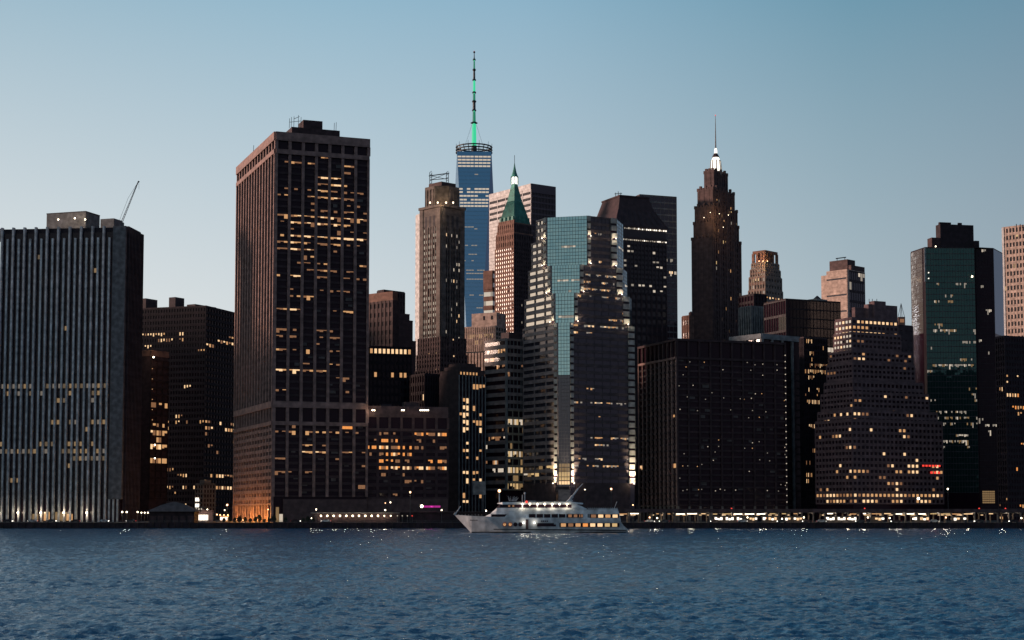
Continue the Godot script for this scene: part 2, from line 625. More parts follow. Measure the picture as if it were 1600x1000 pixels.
func fin_tower() -> void:
	var p := plan(196, 353, 850, 84, 2, 222, 140, 60)
	var b := thing("office_tower", "broad office tower with tall white marble fins beside the crane", "tower", Vector3(p.C.x, G, p.C.y))
	var y1: float = p.y
	prism(b, "glass_core", pts(shrunk(p, 0.985, 0)), G, y1 - 3.0, M.black_glass)
	var a: Vector2 = p.L
	var u: Vector2 = (p.C - p.L).normalized()
	var w: float = p.L.distance_to(p.C)
	var front := w * 0.865
	var ystart: float = yat(371, 100, 850)
	for i in 20:
		var x := 0.9 + front * i / 19.0
		var tall := i % 2 == 0
		fblock(b, "fin", a, u, x - 0.5, x + 0.5, G, (y1 if tall else ystart), -0.6, 1.5 if tall else 1.1, M.marble)
	var rows := 36
	var fh: float = (ystart - 12.0 - G) / rows
	rng.seed = 41
	var lit := {12: [8, 0.25], 20: [0, 0.75], 21: [0, 0.55], 22: [9, 0.5], 25: [9, 0.6], 28: [7, 0.35], 29: [0, 0.75], 30: [13, 0.95], 4: [14, 0.2], 33: [2, 0.1]}
	for r in rows:
		var y := 12.0 + G + (rows - 1 - r) * fh
		fblock(b, "floor_band", a, u, 0, front, y - 0.35, y + 0.35, -0.4, 0.12, M.charcoal)
		for i in 19:
			var ch := 0.012
			if lit.has(r) and i >= lit[r][0]:
				ch = lit[r][1]
			if rng.randf() < ch:
				var x0 := 0.9 + front * i / 19.0 + 0.7
				var dimmer: String = ["gold_faint", "gold_dim", "white_faint", "gold_dim"][rng.randi() % 4]
				fblock(b, "lit_window", a, u, x0 + rng.randf() * 0.6, x0 + front / 19.0 - 1.5, y + 0.6, y + fh - 0.9, -0.2, 0.2, EM[dimmer])
	# top slot and smooth corner panel
	fblock(b, "roof_band", a, u, -0.6, w, y1 - 4.2, y1 - 0.6, -2.2, -0.4, M.charcoal)
	fblock(b, "corner_panel", a, u, -0.9, 0.2, ystart - 1, y1 - 0.3, -1.0, 0.4, M.concrete)
	fblock(b, "corner_panel", a, u, front + 2.6, w + 0.4, 14.0, y1, -1.5, 0.5, M.grey_panel)
	for k in 3:
		fblock(b, "corner_column", a, u, front + 2.4 + k * 2.2, front + 3.3 + k * 2.2, G, 14.0, -2.0, 0.2, M.marble)
	# side face
	var u2: Vector2 = (p.R - p.C).normalized()
	var w2: float = p.C.distance_to(p.R)
	for i in 11:
		var x := 3.4 + (w2 - 4.4) * i / 10.0
		fblock(b, "fin", p.C, u2, x - 0.3, x + 0.3, G, y1 - 0.3 - 0.05 * (i % 2), -0.4, 1.3, M.dark_stone)
	for r in 9:
		fblock(b, "roof_tooth", p.C, u2, 5.0 + r * (w2 - 7.0) / 9.0, 6.4 + r * (w2 - 7.0) / 9.0, y1 - 0.5, y1 + 0.7, -1.5, 0.2, M.dark_stone)
	# roof plant
	prism(b, "roof", pts(shrunk(p, 0.95, 0)), y1 - 3.0, y1 - 2.2, M.charcoal)
	var q := plan(134, 331, 868, 72, 73, 156, 50, 30)
	var pent := prism(b, "penthouse", pts(q), y1 - 2.6, q.y, M.concrete)
	prism(pent, "penthouse_coping", pts(shrunk(q, 1.01, 0)), q.y, q.y + 0.5, M.louvre)
	for px in [91, 117, 133]:
		var l := at(px, 341 + (px % 3) * 2, 866.5)
		lamp(b, l, 0.42, EM.lamp, "roof_lamp")
		shine(l + Vector3(0, 0.2, 2.0), Color(1, 0.8, 0.55), 6.0)
	var q2 := plan(178, 341, 862, 72, 157, 191, 18, 20)
	prism(b, "stair_house", pts(q2), y1 - 2.6, q2.y, M.concrete)
	# ground floor wall lamps, each on a fin
	for i in [0, 4, 8, 12, 16]:
		var x = 0.9 + front * i / 19.0
		var pos = a + u * x + Vector2(-u.y, u.x) * 2.0
		var l := Vector3(pos.x, yat(801, 70, 848), pos.y)
		lamp(b, l, 0.5, EM.lamp, "wall_lamp")
		shine(l + Vector3(0, 0, 0.9), Color(1, 0.82, 0.58), 16.0)
	for i in [[6, 2], [8, 3], [10, 3], [11, 3], [12, 2]]:
		var x0: float = 0.9 + front * i[0] / 19.0
		fblock(b, "lobby_window", a, u, x0 + 1, x0 + 4.0, G + 0.5, G + i[1] + 2.0, -0.1, 0.3, EM.gold_dim if i[0] % 4 else EM.mid)

func brown_tower() -> void:
	var p := plan(432, 206, 800, 21, 366, 576)
	var b := thing("office_tower", "tallest brown slab tower with many lit floors and a pinkish side face", "tower", Vector3(p.C.x, G, p.C.y))
	var y1: float = p.y
	var g: StandardMaterial3D = M.brown_granite
	prism(b, "glass_core", pts(shrunk(p, 0.994, 0)), G, y1 - 1.0, M.black_glass)
	var ytop := yat(238, 432, 800)      # under the louvre storey
	var yband := yat(637, 432, 800)
	var ylow := yat(660, 432, 800)
	var ybase := yat(776, 432, 800)
	var up := ["0002000", "2220030", "0000010", "0003300", "0003321", "1223122", "2022310", "0011011", "0112121", "2333333", "2333322", "0101121", "2333333", "2323222", "2330100", "0020000", "1112012", "0012210", "2303022", "0000000", "0111110", "0220000", "0000000", "2310130", "0000000", "0000000", "2101100", "1101200", "0001000", "2120100", "0000000", "0011200", "3333000", "1010110", "0000000", "2100020"]
	facade(b, p.C, p.R, yband + 3.0, ytop, {"cols": 7, "rows": 37, "pier": 1.35, "pd": 0.9, "span": 0.34, "sd": 0.12, "pm": g, "sm": M.dark_brown, "grid": up, "sub": 3, "pal": ["dim", "mid", "bright"], "seed": 7, "most": 300, "gm": M.black_glass, "short": 0.95, "thin": 0.24, "blind": 0.12})
	facade(b, p.C, p.R, ybase, ylow, {"cols": 7, "rows": 11, "pier": 1.35, "pd": 0.9, "span": 0.4, "sd": 0.3, "pm": g, "sm": M.dark_brown, "grid": ["0100040", "2222222", "0000000", "0122100", "0033022", "1000100", "0000001", "2110010", "0000000", "0000001", "0000000"], "sub": 3, "short": 0.9, "thin": 0.18, "blind": 0.25, "seed": 9, "panes": true, "gm": M.black_glass})
	facade(b, p.L, p.C, yband + 3.0, ytop, {"cols": 14, "rows": 37, "pier": 1.35, "pd": 1.1, "span": 0.34, "sd": 0.15, "pm": g, "sm": M.rust_panel, "lit": 0.008, "busy": 0.06, "seed": 4, "pal": ["dim", "dim", "dim"]})
	facade(b, p.L, p.C, ybase - 4.0, ylow, {"cols": 14, "rows": 12, "pier": 1.7, "pd": 0.9, "span": 0.46, "sd": 0.75, "pm": g, "sm": g, "lit": 0.01, "seed": 5})
	for f in [[p.L, p.C, 14], [p.C, p.R, 7]]:
		var A: Vector2 = f[0]
		var w: float = A.distance_to(f[1])
		var u: Vector2 = (f[1] - A) / w
		fblock(b, "parapet_band", A, u, -0.5, w + 0.5, y1 - 4.2, y1, -1.2, 1.05 + 0.02 * f[2], g)
		fblock(b, "cornice_band", A, u, -0.3, w + 0.3, ytop - 0.6, ytop + 1.6, -0.3, 0.98 + 0.02 * f[2], g)
		fblock(b, "belt_band", A, u, -0.3, w + 0.3, yband + 0.2, yband + 3.2, -0.3, 0.96 + 0.02 * f[2], g)
		fblock(b, "belt_band", A, u, -0.3, w + 0.3, ylow - 1.2, ylow + 0.6, -0.3, 0.94 + 0.02 * f[2], g)
		for i in f[2] + 1:
			var x: float = w * i / f[2]
			fblock(b, "mullion", A, u, x - 0.75, x + 0.75, ytop + 1.6, y1 - 4.2, -0.3, 0.85, g)
			fblock(b, "mullion", A, u, x - 0.75, x + 0.75, ylow + 0.6, yband + 0.2, -0.3, 0.85, g)
	fblock(b, "base_wall", p.C, (p.R - p.C).normalized(), 5.0, p.rw, G, ybase - 1.2, -0.2, 1.0, M.grey_brick)
	# colonnade of the side face, floodlit in amber
	var ul: Vector2 = (p.C - p.L).normalized()
	for i in 15:
		fblock(b, "base_column", p.L, ul, p.lw * i / 14.0 - 0.8, p.lw * i / 14.0 + 0.8, G, ybase - 4.0, -0.2, 0.95, g)
	for i in 5:
		var q: Vector2 = p.L + ul * p.lw * (0.16 + 0.19 * i) + Vector2(-ul.y, ul.x) * 5.5
		lamp(b, Vector3(q.x, G + 1.0, q.y), 0.35, EM.lamp_orange, "flood_lamp")
		shine(Vector3(q.x, G + 1.6, q.y), Color(1.0, 0.42, 0.10), 230.0 if i > 1 else 120.0, 0.4)
	var ur: Vector2 = (p.R - p.C).normalized()
	fblock(b, "lobby_window", p.C, ur, 1.6, 3.0, G + 0.3, ybase - 5.0, -0.1, 0.4, EM.gold_dim)
	fblock(b, "lobby_window", p.C, ur, 3.3, 4.9, G + 0.3, G + 4.0, -0.1, 0.4, EM.white_mid)
	# roof plant
	var q1 := plan(456, 196, 818, 21, 442, 531, 30, 40)
	var pent := prism(b, "penthouse", pts(q1), y1 - 1.0, yat(198, 456, 818), M.dark_brown)
	var q2 := plan(474, 187, 822, 21, 466, 504, 20, 20)
	prism(b, "penthouse", pts(q2), y1 - 1.0, q2.y, M.dark_brown)
	fblock(b, "lit_window", q1.C, (q1.R - q1.C).normalized(), 7.2, 11.0, y1 + 0.3, y1 + 2.2, -0.1, 0.3, EM.gold_dim)
	fblock(b, "lit_window", q1.C, (q1.R - q1.C).normalized(), 11.1, 15.0, y1 + 0.3, y1 + 2.2, -0.1, 0.3, EM.gold_dim)
	prism(b, "roof", pts(shrunk(p, 0.98, 0)), y1 - 1.0, y1 - 0.4, M.charcoal)
	for a in [[452, 196, 185], [455, 196, 183], [459, 196, 182], [466, 196, 180], [470, 196, 183], [522, 200, 192], [525, 200, 191], [396, 232, 227]]:
		bar(b, "antenna", at(a[0], a[1] + 4, 825), at(a[0] + 0.5, a[2], 825), 0.22, M.steel)
	bar(b, "antenna", at(452, 191, 825), at(470, 189, 825), 0.2, M.steel)
	bar(pent, "dish_arm", at(459, 186, 825), at(468, 182, 825), 0.2, M.steel)

func podium_block() -> void:
	var p := plan(572, 634, 818, 16, 566, 700)
	var b := thing("office_block", "low brown block of lit amber windows between the brown tower and billboard", "building", Vector3(p.C.x, G, p.C.y))
	var y1: float = p.y
	prism(b, "glass_core", pts(shrunk(p, 0.995, 0)), G, y1 - 0.5, M.black_glass)
	var yt := yat(672, 600, 818)
	var yb := yat(779, 600, 818)
	var gr := ["0110333", "1221210", "2332201", "1232000", "1222023", "1333333", "0101000", "0011100", "0000000", "0010000"]
	facade(b, p.C, p.R, yb, yt, {"cols": 7, "rows": 10, "pier": 1.3, "pd": 0.6, "span": 0.52, "sd": 0.4, "pm": M.dark_brown, "grid": gr, "sub": 4, "pal": ["dim", "amber", "bright"], "seed": 12, "blind": 0.3, "panes": true, "gm": M.black_glass, "short": 0.2})
	var u: Vector2 = (p.R - p.C).normalized()
	fblock(b, "top_wall", p.C, u, -0.3, p.rw, y1 - 5.5, y1, -0.3, 0.55, M.grey_brick)
	fblock(b, "belt_band", p.C, u, -0.3, p.rw, yt - 0.2, yt + 1.0, -0.3, 0.65, M.grey_brick)
	for i in 8:
		fblock(b, "mullion", p.C, u, p.rw * i / 7.0 - 0.6, p.rw * i / 7.0 + 0.6, yt + 1.0, y1 - 5.5, -0.3, 0.5, M.grey_brick)
	fblock(b, "base_wall", p.C, u, -0.2, p.rw, G, yb, -0.2, 0.7, M.grey_brick)
	prism(b, "roof", pts(shrunk(p, 0.99, 0)), y1 - 0.5, y1 - 0.1, M.charcoal)
	for k in [[592, 612, 631, 647], [628, 655, 628, 646]]:
		var q := plan(k[0] + 4, k[2], 826, 16, k[0], k[1], 8, 20)
		prism(b, "roof_plant", pts(q), y1 - 0.4, q.y, M.dark_stone)
	for px in [575, 582, 585, 628, 631, 657, 660, 663, 666, 669]:
		var l := at(px, 641, 816.4)
		lamp(b, l, 0.36, EM.lamp, "roof_lamp")
	shine(at(581, 642, 813), Color(1, 0.8, 0.55), 14.0)
	shine(at(663, 642, 813), Color(1, 0.7, 0.45), 22.0)

func striped_block() -> void:
	var p := plan(791, 529, 880, 40, 757.5, 819.5)
	var b := thing("office_block", "grey ribbon-window block with a yellow lit glass bay near the yacht", "building", Vector3(p.C.x, G, p.C.y))
	var y1: float = p.y
	var yb := yat(766, 791, 880)
	prism(b, "glass_core", pts(shrunk(p, 0.994, 0)), G, y1 - 0.4, M.black_glass)
	facade(b, p.L, p.C, yb, y1, {"cols": 8, "rows": 19, "pier": 0.0, "span": 0.5, "sd": 0.4, "pm": M.band_stone, "sm": M.band_stone, "floors": {1: 0.35, 3: 0.3, 8: 0.2, 11: 0.3, 12: 0.6, 15: 0.55, 16: 0.95, 18: 0.4}, "lit": 0.02, "busy": 0.0, "seed": 21, "pal": ["dim", "mid", "white_mid"], "sub": 2})
	facade(b, p.C, p.R, yat(640, 791, 880), y1, {"cols": 5, "rows": 9, "pier": 0.3, "pd": 0.3, "span": 0.42, "sd": 0.35, "pm": M.concrete, "sm": M.band_stone, "floors": {2: 0.7, 3: 0.5, 4: 0.4}, "lit": 0.03, "seed": 22, "pal": ["dim", "mid", "bright"], "sub": 2})
	facade(b, p.C, p.R, yb, yat(640, 791, 880), {"cols": 3, "rows": 10, "pier": 0.35, "pd": 0.5, "span": 0.3, "sd": 0.4, "pm": M.warm_glass_frame, "sm": M.warm_glass_frame, "grid": ["000", "333", "111", "111", "100", "333", "111", "333", "010", "222"], "seed": 25, "pal": ["gold_dim", "gold", "white_mid"], "sub": 3, "short": 0.3})
	fblock(b, "corner_post", p.C, (p.R - p.C).normalized(), -0.4, 0.6, yb, y1, -0.5, 0.7, M.concrete)
	roof(b, p, y1 - 0.4, M.band_stone, 0.7, 0.99)
	var q := plan(795, 519, 900, 40, 783, 812, 15, 15)
	prism(b, "roof_plant", pts(q), y1 - 0.2, q.y, M.dark_stone)

func chamfered(p: Dictionary, cl: float, cc: float, cr: float) -> Array:
	var l: Vector2 = p.l
	var r: Vector2 = p.r
	return [p.L + r * cl, p.L - l * cl, p.C + l * cc, p.C + r * cc, p.R - r * cr, p.R + l * cr, p.B]

func stepped_glass_tower() -> void:
	var p := plan(879, 505, 850, 30, 816, 996, 60, 70)
	var b := thing("office_tower", "stepped teal glass tower with white floodlit pillars behind the yacht", "tower", Vector3(p.C.x, G, p.C.y))
	var ys := [yat(333, 880, 850), yat(368, 880, 850), yat(411, 880, 850), yat(456, 880, 850), yat(503, 880, 850), yat(757, 880, 850)]
	var cut := [[15.5, 15.0, 13.0], [10.5, 15.0, 13.0], [7.5, 10.5, 9.5], [3.5, 7.0, 5.5], [1.6, 4.4, 2.4]]
	var rows := [3, 4, 4, 4, 23]
	for t in 5:
		var c: Array = cut[t]
		var q := chamfered(p, c[0], c[1], c[2])
		var y1: float = ys[t]
		var y0: float = ys[t + 1]
		prism(b, "tier", q, y0 if t < 4 else G, y1 - 0.02 * t, M.navy_glass)
		# the cut corner that faces the river: a curtain wall of teal panes
		var w: float = q[2].distance_to(q[3])
		var n := int(round(w / 1.55))
		facade(b, q[2], q[3], y0, y1, {"cols": n, "rows": rows[t] * 2, "pier": 0.11, "pd": 0.16, "span": 0.09, "sd": 0.12, "pm": M.louvre, "sm": M.louvre, "floors": ([{}, {2: 0.25, 4: 0.3}, {2: 0.2, 4: 0.8, 7: 0.25}, {2: 0.2, 6: 0.4}, {}][t]), "lit": 0.0, "seed": 60 + t, "pal": ["white_dim", "white_dim", "white_mid"], "short": 0.9, "sname": "transom", "pname": "mullion"})
		var u: Vector2 = (q[3] - q[2]).normalized()
		var yc: float = y0 if t < 4 else yat(585, 880, 850)
		pane_wall(b, q[2], q[3], yc + 0.02, y1 - 0.05, n, maxi(2, int((y1 - yc) / 1.75)), 0.035, M.teal_glass, 700 + t)
		# left face: pale bands of stone
		facade(b, q[1], q[2], y0, y1, {"cols": 3, "rows": rows[t], "pier": 0.25, "pd": 0.62, "span": 0.5, "sd": 0.5, "pm": M.band_stone, "sm": M.band_stone, "floors": {}, "lit": (0.03 if t == 4 else 0.0), "busy": 0.1, "seed": 70 + t, "pal": ["gold_dim", "gold", "white_mid"], "sub": 3})
		if t < 4:
			# the panes between the bands mirror the western glow
			fblock(b, "ribbon_glass", q[1], (q[2] - q[1]).normalized(), 0.1, q[1].distance_to(q[2]) - 0.1, y0 + 0.1, y1 - 0.4, -0.1, 0.07, M.mirror_glass)
			fblock(b, "corner_glass", q[0], (q[1] - q[0]).normalized(), 0.05, q[0].distance_to(q[1]) - 0.05, y0 + 0.1, y1 - 0.4, -0.1, 0.06, M.mirror_glass)
		# right face: dark navy glass with thin floor bands
		facade(b, q[3], q[4], y0, y1, {"cols": 8, "rows": rows[t], "pier": 0.12, "pd": 0.2, "span": 0.42, "sd": 0.3, "pm": M.louvre, "sm": M.floor_band_grey, "floors": ([{1: 0.0, 2: 0.6}, {3: 0.5, 0: 0.2}, {1: 0.5, 2: 0.7, 3: 0.15}, {0: 0.6, 2: 0.35, 3: 0.65}, {0: 0.9, 1: 0.1, 13: 0.08, 15: 0.12, 16: 0.5, 17: 0.3, 19: 0.85, 20: 0.9, 22: 0.3, 9: 0.1}][t]), "lit": 0.01, "seed": 80 + t, "pal": ["white_dim", "mid", "bright"], "sub": 4, "short": 1.0, "thin": 0.2})
		facade(b, q[4], q[5], y0, y1, {"cols": 4, "rows": rows[t] * 2, "pier": 0.11, "pd": 0.16, "span": 0.09, "sd": 0.12, "pm": M.louvre, "sm": M.louvre, "seed": 90 + t, "floors": ([{}, {1: 0.7, 2: 0.0}, {4: 0.8}, {}, {}][t]), "pal": ["white_dim", "white_mid", "white_mid"], "sname": "transom", "pname": "mullion", "short": 0.9})
		fblock(b, "curtain_wall", q[4], (q[5] - q[4]).normalized(), 0.02, q[4].distance_to(q[5]) - 0.02, y0 + 0.02, y1 - 0.05, -0.05, 0.04, M.dusk_glass)
		# banded stone pillars that flank the cut corners
		var hh = (y1 - y0) / rows[t]
		for at_ in [[q[1], q[2], 1], [q[3], q[4], 0], [q[3], q[4], 2]]:
			var A: Vector2 = at_[0]
			var B: Vector2 = at_[1]
			var ww := A.distance_to(B)
			var uu := (B - A) / ww
			var x0 := 0.05
			var x1 := 1.75
			if at_[2] == 1:
				x0 = ww - 2.9
				x1 = ww - 0.05
			if at_[2] == 2:
				x0 = ww - 3.7
				x1 = ww - 0.05
			for r in rows[t]:
				fblock(b, "pillar_block", A, uu, x0, x1, y0 + r * hh + hh * 0.3, y0 + (r + 1) * hh - 0.05, -0.2, 0.95, M.pale_stone)
				if r == 0:
					var fn := Vector2(-uu.y, uu.x)
					var fp := A + uu * (x0 + x1) * 0.5 + fn * 2.4
					if t == 4:
						beam(Vector3(fp.x, y0 - 1.0, fp.y) + Vector3(fn.x, 0, fn.y) * 1.6, Vector3(fp.x - fn.x * 2.0, y0 + 9.0, fp.y - fn.y * 2.0), Color(1.0, 0.84, 0.58), 2600.0)
					lamp(b, Vector3(fp.x, y0 + 0.7, fp.y), 0.22, EM.lamp_white, "flood_lamp")
					shine(Vector3(fp.x, y0 + 1.1, fp.y), Color(1.0, 0.84, 0.58), 22.0 if t == 4 else 15.0, 0.3)
				fblock(b, "pillar_slot", A, uu, x0 + 0.1, x1 - 0.1, y0 + r * hh, y0 + r * hh + hh * 0.3, -0.2, 0.6, M.black_glass)
	var q5 := chamfered(p, 1.6, 4.4, 2.4)
	for f in [[q5[1], q5[2]], [q5[3], q5[4]]]:
		var ww: float = f[0].distance_to(f[1])
		fblock(b, "base_wall", f[0], (f[1] - f[0]) / ww, 3.0 if f[0] == q5[3] else 0.0, ww - 3.0, G, ys[5] + 1.0, -0.2, 0.5, M.dark_stone)
	fblock(b, "entrance_canopy", q5[2], (q5[3] - q5[2]).normalized(), 0.0, q5[2].distance_to(q5[3]), ys[5] - 2.5, ys[5] - 1.0, -0.2, 2.0, M.dark_stone)
	# entrance glazing, lit from within
	var ue: Vector2 = (q5[3] - q5[2]).normalized()
	for i in 4:
		for k in 5:
			fblock(b, "lit_window", q5[2], ue, 0.3 + i * 1.45, 1.6 + i * 1.45, ys[5] + k * 2.2, ys[5] + 1.9 + k * 2.2, -0.05, 0.1, [EM.bright, EM.gold, EM.gold, EM.gold_dim, EM.gold_dim][k])

func dark_grid_block() -> void:
	var p := plan(1057.5, 529, 870, 20, 999, 1226)
	var b := thing("office_block", "wide dark grid block with a string of lights down one edge", "building", Vector3(p.C.x, G, p.C.y))
	var y1: float = p.y
	prism(b, "glass_core", pts(shrunk(p, 0.994, 0)), G, y1 - 0.4, M.black_glass)
	var yt := yat(560, 1057, 870)
	var yb := yat(790, 1057, 870)
	var st: StandardMaterial3D = M.dark_brown
	var ds := {0: 0.6, 1: 0.35, 2: 0.08, 4: 0.3, 5: 0.3, 6: 0.5, 7: 0.25, 8: 0.3, 9: 0.2, 10: 0.06, 13: 0.15, 14: 0.2, 15: 0.15, 16: 0.3, 17: 0.5, 18: 0.05, 19: 0.35, 20: 0.15, 21: 0.7}
	var floors := (yt - yb) / 24.0
	var u: Vector2 = (p.R - p.C).normalized()
	var ul: Vector2 = (p.C - p.L).normalized()
	facade(b, p.C, p.R, yb, yt, {"cols": 10, "rows": 24, "pier": 0.75, "pd": 0.8, "span": 0.3, "sd": 0.3, "pm": M.dark_brown, "sm": M.dark_brown, "blind": 0.14, "seed": 31})
	facade(b, p.L, p.C, yb, yt, {"cols": 9, "rows": 24, "pier": 0.8, "pd": 0.8, "span": 0.3, "sd": 0.3, "pm": M.brown_granite, "sm": M.charcoal, "floors": {17: 0.6, 3: 0.1}, "lit": 0.006, "seed": 32, "pal": ["dim", "mid", "bright"], "sub": 3})
	# desk and ceiling lamps far inside the rooms: small points of light
	rng.seed = 33
	for r in 24:
		if not ds.has(r):
			continue
		for i in 30:
			if rng.randf() < ds[r] * 0.42:
				var x = p.rw * (i + 0.2 + 0.6 * rng.randf()) / 30.0
				var y := yb + (23 - r) * floors + floors * rng.randf_range(0.35, 0.8)
				fblock(b, "lit_window", p.C, u, x - 0.22, x + 0.22, y - 0.2, y + 0.2, -0.1, 0.06, EM[["white_dim", "white_mid", "mid", "white_dim"][rng.randi() % 4]])
	fblock(b, "roof_band", p.C, u, -0.4, p.rw + 0.4, y1 - 1.2, y1, -0.3, 0.95, st)
	fblock(b, "roof_band", p.L, ul, -0.4, p.lw + 0.4, y1 - 1.2, y1 - 0.02, -0.3, 0.97, st)
	fblock(b, "belt_band", p.C, u, -0.2, p.rw, yt - 0.3, yt + 0.9, -0.3, 0.9, st)
	fblock(b, "belt_band", p.L, ul, -0.2, p.lw, yt - 0.3, yt + 0.9, -0.3, 0.92, M.brown_granite)
	for i in 11:
		fblock(b, "mullion", p.C, u, p.rw * i / 10.0 - 0.4, p.rw * i / 10.0 + 0.4, yt + 0.9, y1 - 1.2, -0.3, 0.85, st)
		fblock(b, "base_column", p.C, u, p.rw * i / 10.0 - 0.45, p.rw * i / 10.0 + 0.45, G, yb - 0.3, -0.3, 0.8, M.tan_brick)
	for i in 10:
		fblock(b, "mullion", p.L, ul, p.lw * i / 9.0 - 0.4, p.lw * i / 9.0 + 0.4, yt + 0.9, y1 - 1.2, -0.3, 0.85, st)
		fblock(b, "base_column", p.L, ul, p.lw * i / 9.0 - 0.4, p.lw * i / 9.0 + 0.4, G, yb - 0.3, -0.3, 0.8, M.tan_brick)
	for i in 24:
		var y := lerpf(yb + 2.0, yat(555, 1224, 890), i / 23.0)
		var c: Vector2 = p.R + Vector2(-u.y, u.x) * 1.3 - u * 0.5
		lamp(b, Vector3(c.x, y, c.y), 0.3, EM.white_mid, "edge_lamp")
	roof(b, p, y1 - 0.4, M.charcoal, 0.3, 0.99)

func ziggurat() -> void:
	# setbacks that climb from a broad base; every tier is a block with its own windows
	var tiers := [
		[1331, 1274, 1472, 655, 795, 862], [1332, 1278, 1464, 640, 660, 866], [1333, 1283, 1451, 612, 645, 870], [1333, 1288, 1442, 594, 617, 874],
		[1332, 1292, 1429, 566, 599, 878], [1332, 1296, 1424, 547, 571, 882], [1331, 1303, 1407, 519, 552, 886], [1331, 1305, 1402, 496, 524, 890]]
	var first := plan(1331, 655, 862, 27, 1274, 1472)
	var b := thing("office_tower", "brick ziggurat tower stepping up in many setbacks with rows of tiny windows", "tower", Vector3(first.C.x, G, first.C.y))
	var k := 0
	for t in tiers:
		var p := plan(t[0], t[3], t[5], 27, t[1], t[2], 45, 80)
		var y0 := G if k == 0 else yat(t[4], t[0], t[5])
		prism(b, "tier", pts(shrunk(p, 0.992, 0)), y0, p.y - 0.2, M.black_glass)
		var rows := int(round((t[4] - t[3]) / 9.4)) if k else 14
		rows = maxi(rows, 2)
		var cl := int(round((t[0] - t[1]) / 5.0))
		var cr := int(round((t[2] - t[0]) / 6.4))
		var busy := k == 7 or k == 6
		var hot := {12: 0.97, 13: 0.5, 11: 0.2, 8: 0.3, 9: 0.2, 7: 0.25, 4: 0.22, 5: 0.1} if k == 0 else {}
		var o := {"rows": rows, "span": 0.5, "sd": 0.35, "pd": 0.38, "pier": 0.9, "pm": M.plum_brick, "sm": M.plum_brick, "floors": hot, "lit": 0.05, "busy": 0.2, "cling": 0.3, "seed": 100 + k, "pal": ["dim", "mid", "bright"], "most": 130 if k == 0 else 70, "short": 0.0}
		var ol := o.duplicate()
		ol.cols = cl
		ol.pier = 0.72
		if busy:
			ol.lit = 0.93
			ol.busy = 0.0
			ol.cling = 0.0
			ol.pal = ["white_mid", "bright", "white_mid"]
		var orr := o.duplicate()
		orr.cols = cr
		orr.seed = 120 + k
		if k == 7:
			orr.lit = 0.45
			orr.pal = ["mid", "bright", "bright"]
		both(b, p, maxf(y0, G + 9.0), p.y - 0.6, ol, orr)
		prism(b, "parapet", pts(shrunk(p, 1.008, 0)), p.y - 0.6, p.y + 0.25, M.plum_brick)
		k += 1
	for q in [[1336, 1331, 1353, 480, 496], [1357, 1350, 1402, 475, 484], [1366, 1358, 1384, 470, 484]]:
		var r := plan(q[0], q[3], 897, 27, q[1], q[2], 14, 30)
		prism(b, "penthouse", pts(r), yat(500, 1340, 897), r.y, M.plum_brick)
	for px in [1358, 1363, 1370]:
		bar(b, "antenna", at(px, 474, 900), at(px, 467, 900), 0.25, M.steel)
	# two red signs of light on the right flank
	var u: Vector2 = (first.R - first.C).normalized()
	for i in 6:
		fblock(b, "red_light", first.C, u, first.rw - 14.5 + i * 2.2, first.rw - 13.2 + i * 2.2, 31.5, 32.4, 0.38, 0.6, EM.red)
	for i in 3:
		fblock(b, "red_light", first.C, u, first.rw - 9.0 + i * 2.5, first.rw - 7.6 + i * 2.5, 27.8, 28.9, 0.38, 0.6, EM.red)
	lamp(b, at(1435, 779, 858), 0.7, EM.lamp, "wall_lamp")
	shine(at(1435, 779, 856), Color(1, 0.8, 0.55), 30.0)

# ---------- second row ----------
func plain_tower(called: String, label: String, p: Dictionary, ol: Dictionary, orr: Dictionary, core: Material, cap: Material, y0 := G) -> Node3D:
	var b := thing(called, label, "tower" if called.ends_with("tower") else "building", Vector3(p.C.x, G, p.C.y))
	var y1: float = p.y
	prism(b, "glass_core", pts(shrunk(p, 0.993, 0)), G, y1 - 0.3, core)
	both(b, p, y0, y1 - 0.3, ol, orr)
	roof(b, p, y1 - 0.3, cap, 0.6, 1.008)
	return b

